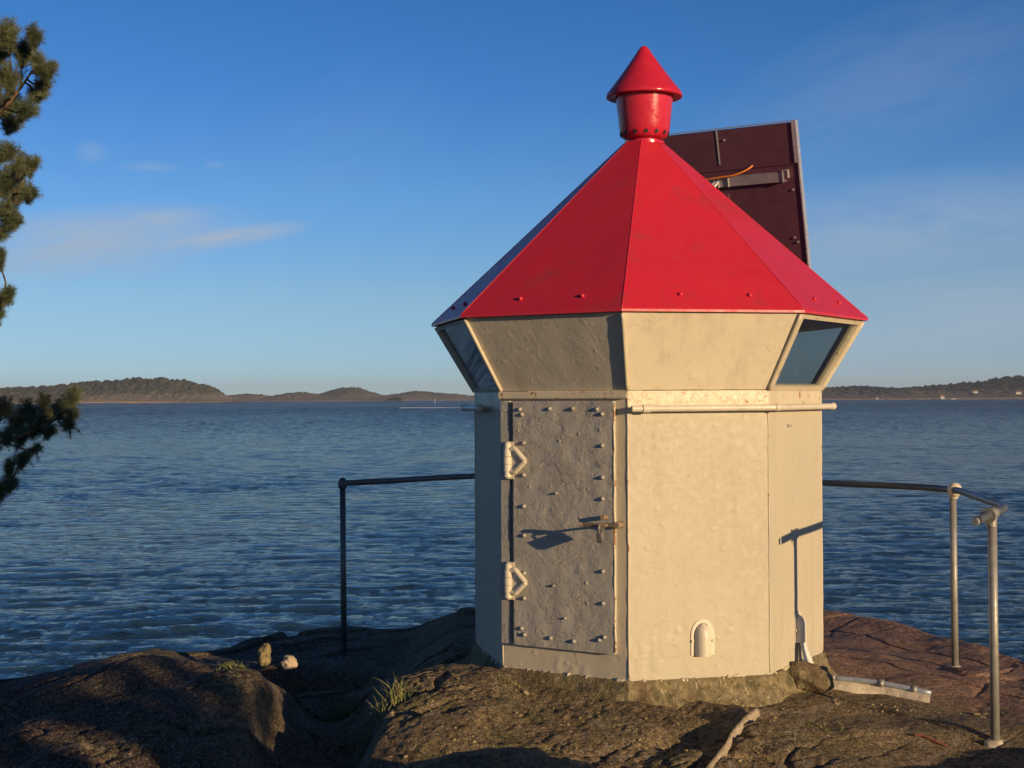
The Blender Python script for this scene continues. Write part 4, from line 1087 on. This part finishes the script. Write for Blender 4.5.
# upper cluster, middle cluster, the small shoots, the low bough over the water
rg = random.Random(31); clumps = []
boughs = [smoothcurve([trunk_at(z0)] + [W(*p) for p in ps], 8) for z0, ps in (
    (2.3, ((-40, 150, 8.8), (-5, 118, 8.8), (18, 92, 8.8), (36, 66, 8.8))), (2.5, ((-40, 110, 8.9), (-8, 70, 9.0), (18, 44, 9.0))),
    (1.9, ((-45, 240, 8.8), (-12, 222, 8.8), (8, 204, 8.8), (24, 176, 8.8))), (1.5, ((-45, 320, 8.8), (-12, 308, 8.8), (6, 297, 8.8))),
    (.75, ((-50, 462, 8.7), (-15, 448, 8.8), (22, 436, 8.8), (52, 422, 8.8), (66, 408, 8.8))), (.6, ((-50, 500, 8.7), (-18, 492, 8.8), (6, 484, 8.8))))]
for (px, py, r, zt) in (
        (8, 30, 12, 3.0), (35, 34, 8, 3.0), (24, 50, 13, 2.95), (0, 48, 14, 2.95), (48, 70, 10, 2.85), (38, 62, 8, 2.9), (10, 76, 15, 2.8), (40, 92, 10, 2.75), (28, 108, 11, 2.65), (8, 104, 14, 2.65), (12, 124, 10, 2.55), (-12, 90, 18, 2.7), (-14, 40, 16, 2.9), (44, 84, 7, 2.75),
        (8, 152, 11, 2.5), (20, 166, 12, 2.45), (32, 164, 6, 2.45), (31, 192, 7, 2.3), (20, 192, 12, 2.3), (6, 180, 14, 2.35), (8, 212, 12, 2.2), (16, 222, 6, 2.15), (0, 232, 9, 2.1), (-14, 190, 16, 2.3),
        (0, 254, 5, 1.95), (9, 293, 5, 1.75), (1, 300, 7, 1.75), (-2, 314, 5, 1.7),
        (75, 394, 6, 1.15), (69, 404, 8, 1.12), (60, 408, 7, 1.1), (72, 414, 6, 1.1), (44, 402, 7, 1.1), (50, 412, 9, 1.1), (28, 410, 10, 1.1), (36, 426, 12, 1.05), (18, 420, 10, 1.1), (50, 430, 7, 1.05), (69, 424, 4, 1.08), (4, 408, 10, 1.1), (22, 436, 9, 1.0), (6, 434, 8, 1.0),
        (36, 450, 4, .98), (22, 458, 7, .95), (10, 466, 6, .92), (10, 482, 8, .85), (0, 490, 8, .8), (-10, 450, 12, .95)):
    D = 8.8 + rg.uniform(-.3, .3); c = W(px, py, D); s0 = trunk_at(max(.1, zt - .25)); rad = r / F * D
    cand = [q for b in boughs for q in b[8:] if q.x < c.x - rad * .6 and q.z < c.z + .05]
    if cand: s0 = min(cand, key=lambda q: (q - c).length)
    clumps.append((s0, c, rad, max(4, int(r * 3.3 if py < 350 else r * 2.4))))
rg = random.Random(77)
for i in range(26):          # the rest of the crown, to the left of the picture
    z = rg.uniform(1.7, 3.9); a = rg.uniform(R(110), R(270)); s = trunk_at(z)
    limbs.append((s, (math.cos(a), math.sin(a), .35), rg.uniform(.5, 1.1) * (1.2 - .2 * (z - 2)), .02, 2, .5, .25))
pt, nt = pine(tb, limbs, 'gnarled pine at the left edge with a low bough reaching over the water', tr_pts, .085, 5, clumps, boughs)
print('tufts', nt)

# a second pine behind the photographer: its ragged shade lies over the left half of the rock
c2 = Vector((4.3, -.6, gz(4.3, -.6)))
tp2 = [c2, c2 + Vector((.05, 0, .8)), c2 + Vector((.1, .05, 1.8)), c2 + Vector((0, .1, 3.9))]
rg = random.Random(9); lb2 = []
for i in range(54):
    z = rg.uniform(.5, 3.5); a = rg.uniform(0, 6.28); lb2.append((c2 + Vector((.05, 0, z)), (math.cos(a), math.sin(a), .15), rg.uniform(.5, 1.05) * (1.15 - .12 * z), .018, 2, .6, .1))
pine(c2, lb2, 'low bushy pine standing on the rock to the right behind the viewer', tp2, .07, 15)

# ------------------------------------------------------------------ far away: houses, boats, sea mark
def house(px, base, D, w, h, name, lab, cat, mat, roofmat):
    p = Vector(((px - 512) / F * D, D, base)); root = thing(name, lab, cat, p, 'white houses on the far right shore')
    bm = bmesh.new(); box(bm, Matrix.Translation(p + Vector((0, 0, h / 2))), w, w * .7, h); obj('wall', bm, mat, root)
    bm = bmesh.new(); y0 = w * .38; a = [bm.verts.new(p + Vector(v)) for v in ((-w * .54, -y0, h), (w * .54, -y0, h), (w * .54, y0, h), (-w * .54, y0, h), (-w * .54, 0, h * 1.6), (w * .54, 0, h * 1.6))]
    for f in ((0, 1, 5, 4), (2, 3, 4, 5), (0, 4, 3), (1, 2, 5), (3, 2, 1, 0)): bm.faces.new([a[i] for i in f])
    obj('roof', bm, roofmat, root)
    return root
M_hw = simple('house_white', (.40, .39, .37), .6); M_hr = simple('house_roof', (.20, .10, .07), .8)
house(942, SEA + .6, 2085, 5.5, 4.2, 'boathouse', 'small white boathouse at the waterline of the far right shore', 'boathouse', M_hw, M_hr)
house(975, SEA + 9.0, 2150, 7, 2.8, 'house', 'long white house halfway up the far right shore', 'house', M_hw, M_hr)
house(1018, SEA + 7.0, 2140, 8, 3.4, 'house', 'white house at the right edge of the picture on the far shore', 'house', M_hw, M_hr)
house(877, SEA + .8, 2085, 3, 2.4, 'hut', 'tiny pale hut on the far shore close to the tower', 'hut', M_hw, M_hr)
def boat(px, D, L, lab):
    x = (px - 512) / F * D; root = thing('motor_boat', lab, 'boat', (x, D, SEA))
    bm = bmesh.new(); secs = []
    for i in range(9):
        t = i / 8; w = L * .16 * math.sin(math.pi * min(1, .28 + t * .72) ) ** .6 if t < 1 else .02; zt = L * (.12 + .05 * t * t)
        secs.append([bm.verts.new((x - L / 2 + L * t, D + q * w, SEA + zz_)) for q, zz_ in ((-1, zt), (-.7, -.1), (.7, -.1), (1, zt))])
    for a, b in zip(secs, secs[1:]):
        for j in range(4): bm.faces.new((a[j], a[(j + 1) % 4], b[(j + 1) % 4], b[j]))
    bm.faces.new(secs[0][::-1]); bm.faces.new(secs[-1]); obj('hull', bm, M_hw, root)
    bm = bmesh.new(); box(bm, Matrix.Translation((x, D, SEA + L * .2)), L * .32, L * .2, L * .16, .05); obj('cabin', bm, M_hw, root)
boat(953, 1990, 8, 'white motor boat lying off the far right shore')
bx = (435 - 512) / F * 1500
sm_ = thing('sea_mark', 'thin pale sea mark pole standing in the water left of the tower', 'sea mark', (bx, 1500, SEA))
bm = bmesh.new(); tube(bm, [(bx, 1500, SEA - 1), (bx, 1500, SEA + 4.0)], .35, 10); obj('pole', bm, M_hw, sm_)
bm = bmesh.new(); lathe(bm, bx, 1500, [(0, SEA + 4.0), (.5, SEA + 4.0), (.5, SEA + 5.2), (0, SEA + 5.8)], 12); obj('top_mark', bm, M_hw, sm_)
# foam track of a boat that has passed
bm = bmesh.new(); D = 760; L_ = []
for i in range(60):
    t = i / 59; x = ((398 + 80 * t) - 512) / F * D; w = (.10 + 1.5 * t ** 2) * (1 if random.random() > .3 * (1 - t) else .1); y = D + 10 * (1 - t)
    L_.append((bm.verts.new((x, y - w, SEA + .40)), bm.verts.new((x, y + w, SEA + .40)), bm.verts.new((x, y, SEA + .60))))
for a, b in zip(L_, L_[1:]): bm.faces.new((a[0], b[0], b[2], a[2])); bm.faces.new((a[2], b[2], b[1], a[1]))
o = obj('foam', bm, simple('foam_white', (.7, .72, .74), .7), kind='stuff'); o['label'] = 'thin white line of foam on the water left of the tower'; o['category'] = 'foam'

# ------------------------------------------------------------------ the air over the sound
HZ = NT('haze_air'); t = HZ.t
t.nodes.remove(HZ.p); pv = t.nodes.new('ShaderNodeVolumePrincipled'); pv.inputs['Density'].default_value = 0.8e-4; pv.inputs['Color'].default_value = (.80, .87, .95, 1); pv.inputs['Anisotropy'].default_value = .1
t.links.new(pv.outputs[0], HZ.out.inputs['Volume'])
bm = bmesh.new(); box(bm, Matrix.Translation((0, 0, 42)), 18400, 18400, 100)
o = obj('haze', bm, HZ.m, kind='stuff'); o['label'] = 'thin bluish evening haze over the water'; o['category'] = 'haze'

tw = bmesh.new(); pts = [Vector(at(1.92 + .05 * i, 6.98 - .012 * i + .012 * math.sin(i * 1.7), .012)) for i in range(4)]
tube(tw, smoothcurve(pts, 4), .005, 6); o = obj('twine', tw, simple('red_twine', (.22, .06, .045), .9), None, smooth=True, loc=at(2.05, 6.95)); o['label'] = 'short piece of faded red twine on the rock beside the near railing post'; o['category'] = 'twine'
